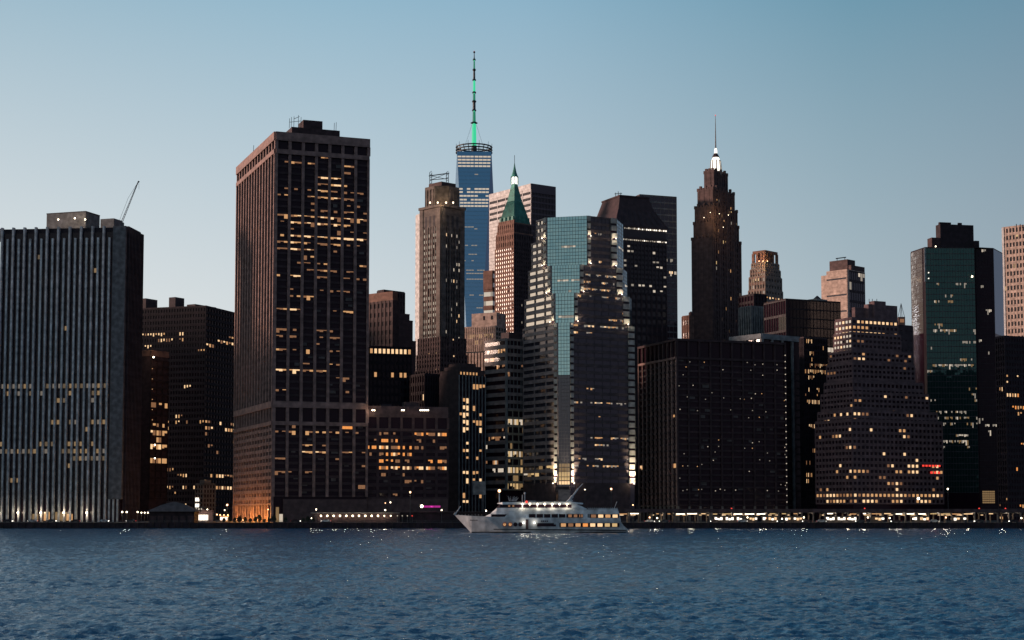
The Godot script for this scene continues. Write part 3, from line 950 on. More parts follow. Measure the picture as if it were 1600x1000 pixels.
func middle_towers() -> void:
	# dark block behind the fin tower
	var p := plan(322, 478, 1000, 72, 214, 374, 70, 60)
	var o := {"cols": 26, "rows": 36, "pier": 0.85, "pd": 0.3, "span": 0.45, "sd": 0.28, "pm": M.charcoal, "lit": 0.035, "busy": 0.26, "seed": 201, "pal": ["dim", "mid", "bright"], "most": 250, "floors": {4: 0.5, 5: 0.45, 0: 0.0, 1: 0.0, 2: 0.0, 19: 0.6, 28: 0.6, 30: 0.7}}
	var o2 := o.duplicate()
	o2.cols = 12
	o2.seed = 202
	o2.pier = 0.9
	var b := plain_tower("office_block", "dark block with scattered warm windows between fin tower and brown tower", p, o, o2, M.black_glass, M.dark_stone)
	for k in [[228, 222, 246, 466, 1040], [274, 264, 288, 464, 1035], [305, 292, 344, 475, 1030]]:
		var q := plan(k[0], k[3], k[4], 60, k[1], k[2], 22, 20)
		prism(b, "roof_plant", pts(q), p.y - 2.0, q.y, M.dark_stone)
	# hoist shaft in front of it
	p = plan(236, 556, 905, 60, 220, 263, 20, 30)
	b = thing("construction_tower", "narrow brown shaft with open lit floors beside the fin tower", "tower", Vector3(p.C.x, G, p.C.y))
	prism(b, "shaft", pts(p), G, p.y, M.dark_brown)
	prism(b, "cap", pts(shrunk(p, 1.05, 0)), p.y, p.y + 3.2, M.rust_brick)
	facade(b, p.C, p.R, G + 12, p.y - 2.0, {"cols": 3, "rows": 20, "pier": 0.3, "pd": 0.5, "span": 0.28, "sd": 0.45, "pm": M.rust_panel, "grid": ["", "", "", "", "", "", "222", "", "", "212", "333", "121", "333", "", "223", "", ""], "seed": 205, "sub": 2, "pal": ["dim", "mid", "bright"], "short": 0.3})
	for y in range(6):
		lamp(b, at(238, 576 + y * 16, 902), 0.24, EM.mid, "work_lamp")
	lamp(b, at(240, 558, 900), 0.5, EM.lamp, "work_lamp")
	shine(at(240, 557, 897), Color(1, 0.75, 0.5), 30.0)
	lamp(b, at(242, 695, 900), 0.4, EM.lamp, "work_lamp")
	lamp(b, at(242, 716, 900), 0.4, EM.lamp, "work_lamp")
	# stepped little building by the street end
	p = plan(318, 756, 900, 40, 306, 336, 12, 14)
	b = plain_tower("town_building", "small pale gabled building with bright shop windows at the street end", p, {"cols": 3, "rows": 8, "pier": 0.6, "pm": M.tan_brick, "seed": 206, "lit": 0.15, "pal": ["white_mid", "white_mid", "white_mid"]}, {"cols": 4, "rows": 8, "pier": 0.7, "pm": M.tan_brick, "seed": 207, "lit": 0.1}, M.black_glass, M.tan_brick)
	prism(b, "gable_step", pts(shrunk(p, 0.6, 0)), p.y, p.y + 2.2, M.tan_brick)
	for i in 3:
		for k in 2:
			fblock(b, "lit_window", p.L, (p.C - p.L).normalized(), 0.6 + i * 1.2, 1.5 + i * 1.2, 10.0 + k * 3.2, 12.0 + k * 3.2, 0.0, 0.55, EM.white_bright)
	# cluster of brown setback towers behind the podium
	p = plan(614, 468, 985, 50, 572, 622, 45, 40)
	b = plain_tower("office_tower", "old brown brick tower just right of the brown slab tower", p, {"cols": 7, "rows": 24, "pier": 1.1, "pm": M.grey_brick, "span": 0.5, "lit": 0.02, "seed": 211, "pal": ["gold_dim", "gold", "gold_dim"]}, {"cols": 4, "rows": 24, "pier": 1.1, "pm": M.dark_stone, "span": 0.5, "lit": 0.03, "seed": 212}, M.black_glass, M.rust_brick)
	prism(b, "brick_storey", pts(shrunk(p, 0.97, 0)), p.y, yat(455, 600, 985), M.rust_brick)
	p = plan(600, 453, 1040, 45, 590, 632, 20, 40)
	b = plain_tower("office_tower", "dark old tower with stepped shoulder left of the antenna-topped tower", p, {"cols": 4, "rows": 30, "pier": 1.2, "pm": M.dark_stone, "span": 0.5, "seed": 213}, {"cols": 8, "rows": 30, "pier": 1.0, "pm": M.dark_stone, "span": 0.5, "lit": 0.02, "seed": 214}, M.black_glass, M.charcoal)
	for k in [[616, 490, 640], [618, 500, 645], [622, 532, 650]]:
		var q := plan(k[0], k[1], 1036, 45, k[0] - 8, k[2], 14, 22)
		prism(b, "shoulder", pts(q), G, q.y, M.dark_stone)
		prism(b, "coping", pts(shrunk(q, 1.02, 0)), q.y, q.y + 0.7, M.dark_stone)
	p = plan(577, 541, 915, 18, 572, 643, 15, 60)
	plain_tower("office_block", "plain black block with one row of bright square windows below its roof", p, {"cols": 2, "rows": 20, "pier": 0.6, "pm": M.charcoal, "seed": 215}, {"cols": 10, "rows": 22, "pier": 0.9, "pd": 0.25, "sd": 0.2, "span": 0.4, "pm": M.charcoal, "grid": ["1333333331", "", "", "0100010110", "", "", "", "", "", "", "0110", "0021", "", "", "", "", ""], "seed": 216, "pal": ["mid", "bright", "bright"], "short": 0.0}, M.black_glass, M.charcoal)
	# blocks under the antenna-topped tower
	p = plan(664, 584, 900, 35, 642, 690, 30, 40)
	plain_tower("office_block", "low dark block in the gap right of the podium windows", p, {"cols": 6, "rows": 16, "pier": 0.8, "pm": M.charcoal, "lit": 0.03, "seed": 217}, {"cols": 7, "rows": 16, "pier": 0.8, "pm": M.charcoal, "lit": 0.05, "seed": 218}, M.black_glass, M.charcoal)
	p = plan(717, 586, 880, 35, 687, 758, 30, 40)
	b = thing("office_tower", "dark tower with thin white mullions and glowing paired windows left of the billboard", "tower", Vector3(p.C.x, G, p.C.y))
	prism(b, "glass_core", pts(shrunk(p, 0.993, 0)), G, p.y, M.black_glass)
	fblock(b, "blank_wall", p.L, (p.C - p.L).normalized(), 0.0, p.lw, G, p.y + 0.4, -0.2, 0.3, M.dark_stone)
	facade(b, p.C, p.R, G + 4, p.y, {"cols": 8, "rows": 19, "pier": 0.3, "pd": 0.6, "span": 0.3, "sd": 0.05, "pm": M.beam_grey, "sm": M.charcoal, "grid": ["", "00001111", "", "01200", "02201", "12200010", "02201110", "02200020", "", "00200000", "01200010", "00100100", "", "02201100", "00201020", "", "01000010", "02200000", "", ""], "seed": 219, "pal": ["mid", "bright", "bright"]})
	for k in [[0.98, 577], [0.8, 571], [0.6, 566]]:
		var q := shrunk(p, k[0], 0)
		prism(b, "roof_step", pts(q), p.y, yat(k[1], 720, 880), M.dark_stone)
	for i in 6:
		fblock(b, "lit_window", p.C, (p.R - p.C).normalized(), 1.0 + i * 2.0, 1.9 + i * 2.0, p.y + 0.4, p.y + 1.8, -2.0, -0.1, EM.mid)
	limestone_tower()
	pyramid_tower()
	# white sunlit flank that peeps out left of the limestone tower
	p = plan(658.5, 333, 1250, 24, 650, 680, 60, 30)
	b = plain_tower("office_tower", "narrow pale tower flank catching the last light beside the antenna-topped tower", p, {"cols": 8, "rows": 40, "pier": 1.4, "pd": 0.3, "span": 0.2, "pm": M.white_panel, "seed": 230}, {"cols": 4, "rows": 40, "pier": 1.4, "pd": 0.3, "span": 0.2, "pm": M.white_panel, "seed": 231}, M.mirror_glass, M.white_panel)
	# brown striped block and rosy bank left of the green-roofed tower
	p = plan(770, 423, 1120, 60, 756, 782, 60, 30)
	b = plain_tower("office_tower", "brown block with bright ribbon windows left of the green-roofed tower", p, {"cols": 4, "rows": 27, "pier": 0.0, "span": 0.5, "sd": 0.4, "pm": M.rust_brick, "lit": 0.25, "busy": 0.3, "seed": 232, "pal": ["white_dim", "white_mid", "white_dim"]}, {"cols": 4, "rows": 27, "pier": 0.0, "span": 0.5, "pm": M.rust_brick, "seed": 233}, M.mirror_glass, M.rust_brick)
	fblock(b, "top_wall", p.L, (p.C - p.L).normalized(), 0, p.lw, yat(452, 765, 1120), p.y, -0.2, 0.8, M.rust_brick)
	p = plan(774, 509, 1050, 62, 725, 790, 60, 30)
	b = plain_tower("bank_building", "rosy stone bank with tall columns below the green-roofed tower", p, {"cols": 17, "rows": 4, "pier": 0.8, "pd": 0.5, "span": 0.3, "pm": M.rose_stone, "floors": {0: 0.0, 1: 0.85, 2: 0.3}, "cling": 0.2, "seed": 234, "pal": ["gold_dim", "gold", "gold"]}, {"cols": 4, "rows": 5, "pier": 0.8, "pm": M.rose_stone, "seed": 235}, M.dark_glass, M.rose_stone, yat(548, 760, 1050))
	for i in 11:
		fblock(b, "column", p.L, (p.C - p.L).normalized(), p.lw * i / 10.0 - 0.7, p.lw * i / 10.0 + 0.7, G, yat(550, 760, 1050), -0.2, 0.7, M.rose_stone)
	var q := plan(776, 488, 1060, 62, 737, 790, 45, 22)
	prism(b, "attic_block", pts(q), p.y, q.y, M.rose_stone)
	for px in [747, 753, 759]:
		var w := at(px, 496, 1058)
		fblock(b, "attic_window", q.L, (q.C - q.L).normalized(), (px - 738) * 0.95, (px - 738) * 0.95 + 1.1, w.y - 1.0, w.y + 1.6, -0.1, 0.15, M.black_glass)

func limestone_tower() -> void:
	var p := plan(689, 319, 960, 43, 657, 725, 40, 40)
	var b := thing("office_tower", "grey stone tower crowned with lit parapet and a steel antenna frame", "tower", Vector3(p.C.x, G, p.C.y))
	var y1: float = p.y
	prism(b, "glass_core", pts(shrunk(p, 0.985, 0)), G, y1 - 0.5, M.dark_glass)
	var yw := yat(352, 689, 960)
	var yb := yat(576, 689, 960)
	var rows := 25
	for side in 2:
		var A: Vector2 = p.L if side == 0 else p.C
		var B: Vector2 = p.C if side == 0 else p.R
		var w := A.distance_to(B)
		var u := (B - A) / w
		var stone: StandardMaterial3D = M.umber_stone
		# corner masses, then paired windows between slim piers
		fblock(b, "corner_mass", A, u, 0, w * 0.16, G, y1, -0.3, 0.7, stone)
		fblock(b, "corner_mass", A, u, w * 0.84, w, G, y1 - 0.02, -0.3, 0.68, stone)
		var o := {"cols": 6, "rows": rows, "pier": 0.75, "pd": 0.5, "major": 2, "span": 0.45, "sd": 0.2, "pm": stone, "sm": M.grey_brick, "seed": 240 + side, "cling": 0.0, "lit": 0.10, "busy": 0.15, "pal": ["white_dim", "white_mid", "bright"], "short": 0.0}
		if side == 0:
			o.lit = 0.9
			o.busy = 0.0
			o.pal = ["white_mid", "white_dim", "white_mid"]
		facade(b, A + u * w * 0.16, A + u * w * 0.84, yb, yw, o)
		fblock(b, "top_wall", A, u, w * 0.15, w * 0.85, yw, y1 - 0.04, -0.3, 0.3, stone)
		for i in 3:
			fblock(b, "tall_window", A, u, w * (0.24 + 0.2 * i), w * (0.34 + 0.2 * i), yw - 4.0, yw + 6.5, 0.0, 0.4, M.louvre)
		fblock(b, "cornice", A, u, -0.5, w + 0.5, y1 - 1.5, y1 + 0.01 * side, -0.5, 1.2 + 0.02 * side, stone)
	# shoulders
	for k in [[1.07, 526, 6], [1.13, 552, 6], [1.19, 577, 16]]:
		var q := shrunk(p, k[0], 0)
		var ys := yat(k[1], 689, 960)
		prism(b, "shoulder", pts(shrunk(q, 0.985, 0)), G, ys, M.black_glass)
		both(b, q, yat(k[1] + 30, 689, 960), ys, {"cols": 9, "rows": 4, "pier": 1.1, "span": 0.5, "pm": M.grey_brick, "lit": 0.06, "seed": 245}, {"cols": 9, "rows": 4, "pier": 1.1, "span": 0.5, "pm": M.grey_brick, "lit": 0.08, "seed": 246})
	# eight-sided crown
	var q2 := shrunk(p, 0.86, 0)
	var c: Array = []
	var m: Vector2 = (p.L + p.R) * 0.5
	for i in 8:
		var a := TAU * (i + 0.5) / 8.0
		c.append(m + Vector2(-cos(a), sin(a)) * (p.lw * 0.56))
	var yc := yat(294, 689, 970)
	prism(b, "crown", c, y1, yc - 1.0, M.umber_stone)
	for i in 8:
		var A: Vector2 = c[i]
		var B: Vector2 = c[(i + 1) % 8]
		var w := A.distance_to(B)
		fblock(b, "crown_coping", A, (B - A) / w, -0.2, w + 0.2, yc - 1.8, yc, -0.5, 0.35, M.umber_stone)
		for k in 3:
			fblock(b, "crown_buttress", A, (B - A) / w, w * (k + 0.5) / 3.0 - 0.4, w * (k + 0.5) / 3.0 + 0.4, y1 + 0.05, yc - 1.8, -0.1, 0.45, M.umber_stone)
	prism(b, "crown_top", pts(shrunk(p, 0.62, 0)), yc - 1.0, yc + 3.0, M.grey_brick)
	for px in [672, 684, 697, 708]:
		var l := at(px, 316.5, 955)
		lamp(b, l, 0.4, EM.lamp, "crown_lamp")
		shine(l + Vector3(0, 0.6, 1.0), Color(1, 0.72, 0.40), 45.0 if px == 697 else 20.0)
	# antenna frame
	var st: StandardMaterial3D = M.steel
	for px in [673, 699]:
		for dx in [-1.6, 1.6]:
			bar(b, "mast_post", at(px + dx, 296, 975), at(px + dx, 268 + absf(dx), 975), 0.35, st)
		for k in 6:
			bar(b, "mast_rung", at(px - 1.6, 292 - k * 4.5, 975), at(px + 1.6, 290 - k * 4.5, 975), 0.25, st)
	bar(b, "mast_beam", at(670, 275, 975), at(702, 270.5, 975), 0.5, st)
	bar(b, "mast_beam", at(672, 281, 975), at(700, 279, 975), 0.35, st)
	bar(b, "mast_brace", at(674, 281, 975), at(698, 271, 975), 0.25, st)
	bar(b, "mast_brace", at(674, 275, 975), at(698, 280, 975), 0.25, st)

func pyramid_tower() -> void:
	var p := plan(803, 385, 1080, 42, 774, 834, 45, 45)
	var b := thing("office_tower", "brick tower with a steep green copper pyramid roof and lit lantern", "tower", Vector3(p.C.x, G, p.C.y))
	prism(b, "glass_core", pts(shrunk(p, 0.99, 0)), G, p.y - 0.2, M.dark_glass)
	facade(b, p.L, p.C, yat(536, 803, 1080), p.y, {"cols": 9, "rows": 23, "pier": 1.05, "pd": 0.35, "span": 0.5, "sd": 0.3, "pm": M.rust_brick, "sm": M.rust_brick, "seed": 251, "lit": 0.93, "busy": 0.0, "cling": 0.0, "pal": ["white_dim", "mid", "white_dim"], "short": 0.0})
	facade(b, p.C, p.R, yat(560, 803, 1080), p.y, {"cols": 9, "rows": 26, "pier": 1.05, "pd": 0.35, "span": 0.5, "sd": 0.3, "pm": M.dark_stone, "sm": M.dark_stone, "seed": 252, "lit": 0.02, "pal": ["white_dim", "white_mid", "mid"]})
	var y = p.y
	for k in [[0.95, 366, 2], [0.86, 350, 2]]:
		var q := shrunk(p, k[0], 0)
		var y2 := yat(k[1], 803, 1085)
		prism(b, "setback", pts(shrunk(q, 0.98, 0)), y, y2, M.dark_glass)
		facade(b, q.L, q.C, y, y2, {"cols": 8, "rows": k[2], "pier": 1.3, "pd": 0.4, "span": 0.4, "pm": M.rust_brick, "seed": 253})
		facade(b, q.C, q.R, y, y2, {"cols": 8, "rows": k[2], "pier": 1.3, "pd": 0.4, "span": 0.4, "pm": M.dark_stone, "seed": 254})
		prism(b, "parapet", pts(shrunk(q, 1.01, 0)), y2 - 0.3, y2 + 0.8, M.rust_brick)
		for t in 9:
			var w: float = q.lw
			fblock(b, "gable_tooth", q.L, (q.C - q.L).normalized(), w * t / 9.0 + 0.4, w * t / 9.0 + 1.8, y2 + 0.8, y2 + 2.4, -0.8, 0.1, M.rust_brick)
		y = y2
	# copper roof in three bands, each ridge a rib
	var y3 := yat(290, 812, 1100)
	var r0 := shrunk(p, 0.84, 0)
	var mid := shrunk(p, 0.40, 0)
	var tip := shrunk(p, 0.14, 0)
	var cop := rings(b, "copper_roof", [lift(pts(r0), y + 0.3), lift(pts(mid), lerpf(y, y3, 0.56)), lift(pts(tip), y3)], M.copper)
	for t in 13:
		for s in 2:
			var a0: Vector2 = r0.L.lerp(r0.C, t / 12.0) if s == 0 else r0.C.lerp(r0.R, t / 12.0)
			var a1: Vector2 = mid.L.lerp(mid.C, t / 12.0) if s == 0 else mid.C.lerp(mid.R, t / 12.0)
			bar(cop, "roof_rib", Vector3(a0.x, y + 0.4, a0.y), Vector3(a1.x, lerpf(y, y3, 0.56) + 0.1, a1.y), 0.28, M.copper)
	for t in 4:
		for s in 2:
			var A: Vector2 = r0.L if s == 0 else r0.C
			var B: Vector2 = r0.C if s == 0 else r0.R
			var w := A.distance_to(B)
			fblock(cop, "dormer", A, (B - A) / w, w * (t + 0.5) / 4.0 - 0.9, w * (t + 0.5) / 4.0 + 0.9, y + 0.5, y + 5.0, -2.6, 0.0, M.copper)
	var c: Vector2 = (p.L + p.R) * 0.5
	var base := Vector3(c.x, y3, c.y)
	turned(b, "lantern_light", base, [[2.2, -0.4], [2.2, 3.6], [1.8, 4.4]], EM.lantern, 8)
	for i in 8:
		var a := TAU * i / 8.0
		bar(b, "lantern_post", base + Vector3(cos(a) * 2.5, -0.5, sin(a) * 2.5), base + Vector3(cos(a) * 2.3, 4.4, sin(a) * 2.3), 0.45, M.copper)
	var sy := yat(257, 812, 1100) - y3
	turned(b, "spire", base, [[2.6, 4.2], [2.0, 5.4], [1.2, sy * 0.55], [0.5, sy * 0.8], [0.12, sy]], M.copper, 8)
	bar(b, "spire_rod", base + Vector3(0, sy - 1, 0), Vector3(base.x, yat(246, 812, 1100), base.z), 0.28, M.steel)
	shine(base + Vector3(-3, 1.5, 5.0), Color(1, 0.92, 0.8), 18.0)

# ---------- far ----------
func far_towers() -> void:
	spire_tower()
	# crane behind the fin tower
	var c := thing("tower_crane", "thin lattice crane jib leaning above the fin tower roof", "crane", Vector3(at(191, 349, 1030).x, G, -1030))
	var foot := Vector3(at(191, 349, 1030).x, G, -1030)
	var knee := at(190, 348, 1030)
	block(c, "mast", Vector3(foot.x, (G + knee.y) * 0.5, foot.z), Vector3(2.0, knee.y - G, 2.0), M.steel)
	var tip := at(215.5, 285, 1030)
	for s in [-0.7, 0.7]:
		bar(c, "jib_chord", knee + Vector3(s, 0, s), tip + Vector3(s * 0.3, 0, s * 0.3), 0.3, M.beam_grey)
	for i in 22:
		var a := knee.lerp(tip, i / 22.0)
		var b2 := knee.lerp(tip, (i + 1) / 22.0)
		var s := 0.7 if i % 2 else -0.7
		bar(c, "jib_lace", a + Vector3(s, 0, s), b2 + Vector3(-s, 0, -s), 0.16, M.beam_grey)
	bar(c, "pendant_cable", at(186, 346, 1030), at(200.5, 309, 1030), 0.14, M.steel)
	bar(c, "pendant_cable", at(200.5, 309, 1030), tip, 0.14, M.steel)
	bar(c, "jib_tip", tip, at(217.5, 283, 1030), 0.8, M.steel)
	bar(c, "hoist_cable", at(217, 283.5, 1030), at(217.2, 296, 1030), 0.14, M.steel)
	# white louvred tower with dark blue flank
	var p := plan(830, 287, 1500, 36, 765, 868, 90, 60)
	var b := plain_tower("office_tower", "pale pink louvred tower behind the green copper pyramid", p, {"cols": 5, "rows": 56, "pier": 0.9, "pd": 0.3, "span": 0.55, "sd": 0.3, "pm": M.white_panel, "seed": 260}, {"cols": 8, "rows": 56, "pier": 0.3, "pd": 0.3, "span": 0.3, "sd": 0.2, "pm": M.navy_glass, "seed": 261}, M.dark_glass, M.white_panel)
	var u: Vector2 = (p.C - p.L).normalized()
	fblock(b, "top_band", p.L, u, 0, p.lw, p.y - 5.0, p.y + 0.2, -0.2, 0.6, M.white_panel)
	fblock(b, "blank_wall", p.L, u, 0.0, p.lw, yat(332, 800, 1500) - 80.0, yat(333, 800, 1500), -0.2, 0.45, M.white_panel)
	for i in 30:
		var y := yat(336 + i * 5.5, 790, 1500)
		fblock(b, "joint_line", p.L, u, 0.0, p.lw, y, y + 0.35, 0.4, 0.5, M.band_stone)
	fblock(b, "flank_panel", p.C, (p.R - p.C).normalized(), 0.5, p.rw, p.y - 8.0, p.y + 0.1, -0.2, 0.5, M.navy_glass)
	# mansard tower and tall slab right of the teal tower
	p = plan(1000, 304, 1150, 20, 990, 1057, 40, 50)
	plain_tower("office_tower", "tall dark glass slab behind the mansard-roofed tower", p, {"cols": 3, "rows": 50, "pier": 0.3, "pm": M.louvre, "span": 0.2, "seed": 262}, {"cols": 9, "rows": 52, "pier": 0.2, "pd": 0.2, "span": 0.22, "sd": 0.22, "pm": M.slab_grey, "sm": M.slab_grey, "floors": {9: 0.7, 10: 0.9, 12: 0.4, 26: 0.5, 27: 0.6, 51: 0.6, 40: 0.2}, "lit": 0.02, "seed": 263, "pal": ["white_dim", "white_mid", "bright"], "sub": 3, "short": 0.8, "grid": []}, M.navy_glass, M.dark_stone)
	mansard_tower()
	stone_spire_tower()

func spire_tower() -> void:
	# eight tall triangles: a square base that turns by 45 degrees towards the top
	var d := 2150.0
	var top := at(740, 236, d)
	var c := Vector2(top.x, -d - 26.0)
	var b := thing("skyscraper", "tallest blue glass skyscraper with a ringed top and green lit spire", "skyscraper", Vector3(c.x, G, c.y))
	var yb := 58.0
	var hb := 27.5
	var ht := 0.0
	var turn := 0.035
	var lo := []
	var hi := []
	for i in 4:
		# base corners sit on the axes, top corners on the diagonals: a top edge faces the river
		var a := TAU * i / 4.0 + turn
		lo.append(Vector2(-cos(a), sin(a)) * 43.0)
		hi.append(Vector2(-cos(a + PI / 4.0), sin(a + PI / 4.0)) * 32.0)
	var L := []
	var H := []
	for i in 4:
		L.append(Vector3(c.x + lo[i].x, yb, c.y + lo[i].y))
		H.append(Vector3(c.x + hi[i].x, top.y, c.y + hi[i].y))
	var base := []
	for i in 4:
		base.append(Vector2(c.x, c.y) + lo[i])
	prism(b, "base_block", base, G, yb, M.blue_glass)
	var st := SurfaceTool.new()
	for i in 4:
		var j := (i + 1) % 4
		# upright triangle over each base edge, hanging triangle under each top edge
		for k in 2:
			st = SurfaceTool.new()
			st.begin(Mesh.PRIMITIVE_TRIANGLES)
			var o := home(b)
			if k == 0:
				tri(st, L[i] - o, H[i] - o, L[j] - o)
			else:
				tri(st, H[i] - o, H[j] - o, L[j] - o)
			st.generate_normals()
			put(b, "glass_facet", st.commit(), M.blue_glass, Transform3D())
	prism(b, "roof", [Vector2(H[0].x, H[0].z), Vector2(H[1].x, H[1].z), Vector2(H[2].x, H[2].z), Vector2(H[3].x, H[3].z)], top.y - 1.0, top.y, M.steel)
	# lit storeys: rows on the hanging front facet between H[0] and H[1]
	rng.seed = 270
	var apex: Vector3 = L[1]
	for item in [[244, 0.96, 1], [249, 0.96, 1], [254, 0.96, 1], [259, 0.96, 1], [272, 0.25, 0], [281, 0.15, 0], [295, 0.95, 1], [300, 0.95, 1], [306, 0.95, 1], [312, 0.95, 1], [317, 0.95, 1], [322, 0.95, 1], [329, 0.12, 0], [355, 0.3, 0], [358, 0.25, 0], [384, 0.3, 0], [398, 0.25, 0], [408, 0.4, 0], [423, 0.6, 0], [428, 0.65, 0], [437, 0.5, 0], [448, 0.3, 0], [462, 0.2, 0], [482, 0.2, 0]]:
		var y := yat(item[0], 740, d)
		var t := (top.y - y) / (top.y - yb)
		var A: Vector3 = H[0].lerp(apex, t)
		var B: Vector3 = H[1].lerp(apex, t)
		var n := 8
		var on := false
		for i in n:
			if item[2] == 0 and rng.randf() < 0.55:
				on = rng.randf() < item[1]
			if item[2] == 1:
				on = rng.randf() < item[1]
			if on:
				var p0 := A.lerp(B, (i + 0.08) / n)
				var p1 := A.lerp(B, (i + (0.86 if i % 4 == 3 else 0.97)) / n)
				var uu := Vector2(p1.x - p0.x, p1.z - p0.z)
				var ln := uu.length()
				fblock(b, "lit_window", Vector2(p0.x, p0.z), uu / ln, 0, ln, y - (1.0 if item[2] else 0.6), y + (1.0 if item[2] else 0.6), -0.3, 0.45, EM.white_mid if item[2] == 1 else EM.white_dim)
	# floor lines
	for i in 60:
		var t := 0.015 + i * 0.0125
		var y := lerpf(top.y, yb, t)
		var A: Vector3 = H[0].lerp(apex, t)
		var B: Vector3 = H[1].lerp(apex, t)
		var uu := Vector2(B.x - A.x, B.z - A.z)
		fblock(b, "floor_band", Vector2(A.x, A.z), uu.normalized(), 0.2, uu.length() - 0.2, y - 0.2, y + 0.2, -0.2, 0.22, M.dusk_glass)
	# ring platform
	var cc := Vector3(c.x, top.y, c.y)
	for k in 3:
		var tor := TorusMesh.new()
		tor.inner_radius = 22.6
		tor.outer_radius = 24.6
		tor.rings = 40
		tor.ring_segments = 6
		put(b, "ring_platform", tor, M.steel, Transform3D(Basis.from_scale(Vector3(1, 0.9, 1)), cc + Vector3(0, 3.2 + k * 3.6, 0) - home(b)))
	for i in 20:
		var a := TAU * i / 20.0
		bar(b, "ring_strut", cc + Vector3(cos(a) * 19, 0, sin(a) * 19), cc + Vector3(cos(a) * 23.6, 11.5, sin(a) * 23.6), 0.9, M.steel)
	for i in 10:
		var a := TAU * i / 10.0
		bar(b, "ring_antenna", cc + Vector3(cos(a) * 23.6, 10, sin(a) * 23.6), cc + Vector3(cos(a) * 23.6, 15.5, sin(a) * 23.6), 0.4, M.steel)
	# spire: lit sections between dark collars
	var yy := func(py: float) -> float: return at(741, py, d).y - top.y
	var sect := [[221, 186, 3.2, 2.6, "green"], [183, 166, 2.2, 1.9, "green_dim"], [163, 152, 2.0, 1.9, ""], [149, 138, 1.8, 1.6, "green_dim"], [135, 118, 1.7, 1.5, "green"], [116, 102, 1.5, 1.3, ""], [99, 86, 1.2, 1.0, "green_dim"], [84, 74, 0.8, 0.4, ""]]
	turned(b, "spire_foot", cc, [[4.2, 0.0], [3.4, yy.call(221)]], M.steel, 10)
	for s in sect:
		turned(b, "spire_light" if s[4] else "spire_section", cc, [[s[2], yy.call(s[0])], [s[3], yy.call(s[1])]], EM[s[4]] if s[4] else M.steel, 10)
		turned(b, "spire_collar", cc, [[s[3] + 0.3, yy.call(s[1]) - 0.6], [s[3] + (2.6 if s[1] == 186 else 1.2), yy.call(s[1]) + 0.8], [s[3] + 0.2, yy.call(s[1] - 2.8)]], M.steel, 10)
		if s[4]:
			lamp(b, cc + Vector3(0, yy.call(s[1]) - 0.8, s[3] + 0.6), 0.8, EM.green, "spire_lamp")
	lamp(b, cc + Vector3(0, yy.call(72), 0), 0.9, EM.red, "beacon_light")
	for s in [-1, 1]:
		bar(b, "guy_cable", cc + Vector3(s * 13.0, 8, 6), cc + Vector3(s * 3.0, yy.call(188), 1), 0.25, M.steel)

func mansard_tower() -> void:
	var p := plan(962, 349, 1060, 24, 915, 1041, 60, 60)
	var b := thing("office_tower", "dark tower with a brown mansard roof and two dotted bands of light", "tower", Vector3(p.C.x, G, p.C.y))
	prism(b, "glass_core", pts(shrunk(p, 0.993, 0)), G, p.y - 0.3, M.dark_glass)
	facade(b, p.C, p.R, yat(456, 962, 1060), p.y - 10.0, {"cols": 14, "rows": 11, "pier": 0.7, "pd": 0.3, "span": 0.3, "sd": 0.2, "pm": M.dark_stone, "sm": M.charcoal, "lit": 0.08, "cling": 0.0, "seed": 280, "pal": ["white_mid", "white_dim", "white_mid"], "short": 0.9, "most": 60})
	facade(b, p.C, p.R, G + 10, yat(456, 962, 1060), {"cols": 10, "rows": 26, "pier": 1.0, "pd": 0.4, "span": 0.4, "sd": 0.2, "pm": M.dark_brown, "sm": M.charcoal, "lit": 0.02, "seed": 281, "pal": ["amber", "mid", "amber"]})
	facade(b, p.L, p.C, G + 10, p.y - 10.0, {"cols": 8, "rows": 36, "pier": 0.8, "span": 0.3, "pm": M.dark_stone, "seed": 282})
	var u: Vector2 = (p.R - p.C).normalized()
	rng.seed = 283
	for k in 2:
		for i in 26:
			var x = p.rw * (i + 0.2 + 0.3 * rng.randf()) / 26.0
			var y: float = p.y - 2.6 - k * 7.4
			fblock(b, "lit_window", p.C, u, x, x + 0.75, y - 0.4, y + rng.randf_range(0.2, 0.6), 0.1, 0.5, EM[["white_mid", "white_dim", "white_bright"][rng.randi() % 3]])
	fblock(b, "cornice", p.C, u, -0.6, p.rw + 0.6, p.y - 1.6, p.y, -0.4, 1.2, M.dark_stone)
	fblock(b, "belt_band", p.C, u, -0.3, p.rw + 0.3, p.y - 9.4, p.y - 8.0, -0.4, 0.8, M.dark_stone)
	var yt := yat(306, 962, 1075)
	var m0 := shrunk(p, 1.0, 0)
	var m1 := shrunk(p, 0.72, 0)
	var m2 := shrunk(p, 0.58, 0)
	var mr := rings(b, "mansard_roof", [lift(pts(m0), p.y), lift(pts(m1), lerpf(p.y, yt, 0.5)), lift(pts(m2), yt - 1.0)], M.dark_brown)
	prism(mr, "roof_curb", pts(shrunk(p, 0.6, 0)), yt - 1.0, yt, M.dark_brown)
	for i in 9:
		var a0: Vector2 = m0.C.lerp(m0.R, i / 8.0)
		var a1: Vector2 = m1.C.lerp(m1.R, i / 8.0)
		bar(mr, "roof_rib", Vector3(a0.x, p.y + 0.2, a0.y), Vector3(a1.x, lerpf(p.y, yt, 0.5) + 0.2, a1.y), 0.5, M.dark_brown)
	for k in [[962, 301], [966, 299], [970, 301]]:
		bar(b, "antenna", at(k[0], 308, 1090), at(k[0], k[1], 1090), 0.35, M.steel)
	bar(b, "antenna", at(960, 303, 1090), at(972, 302, 1090), 0.35, M.steel)

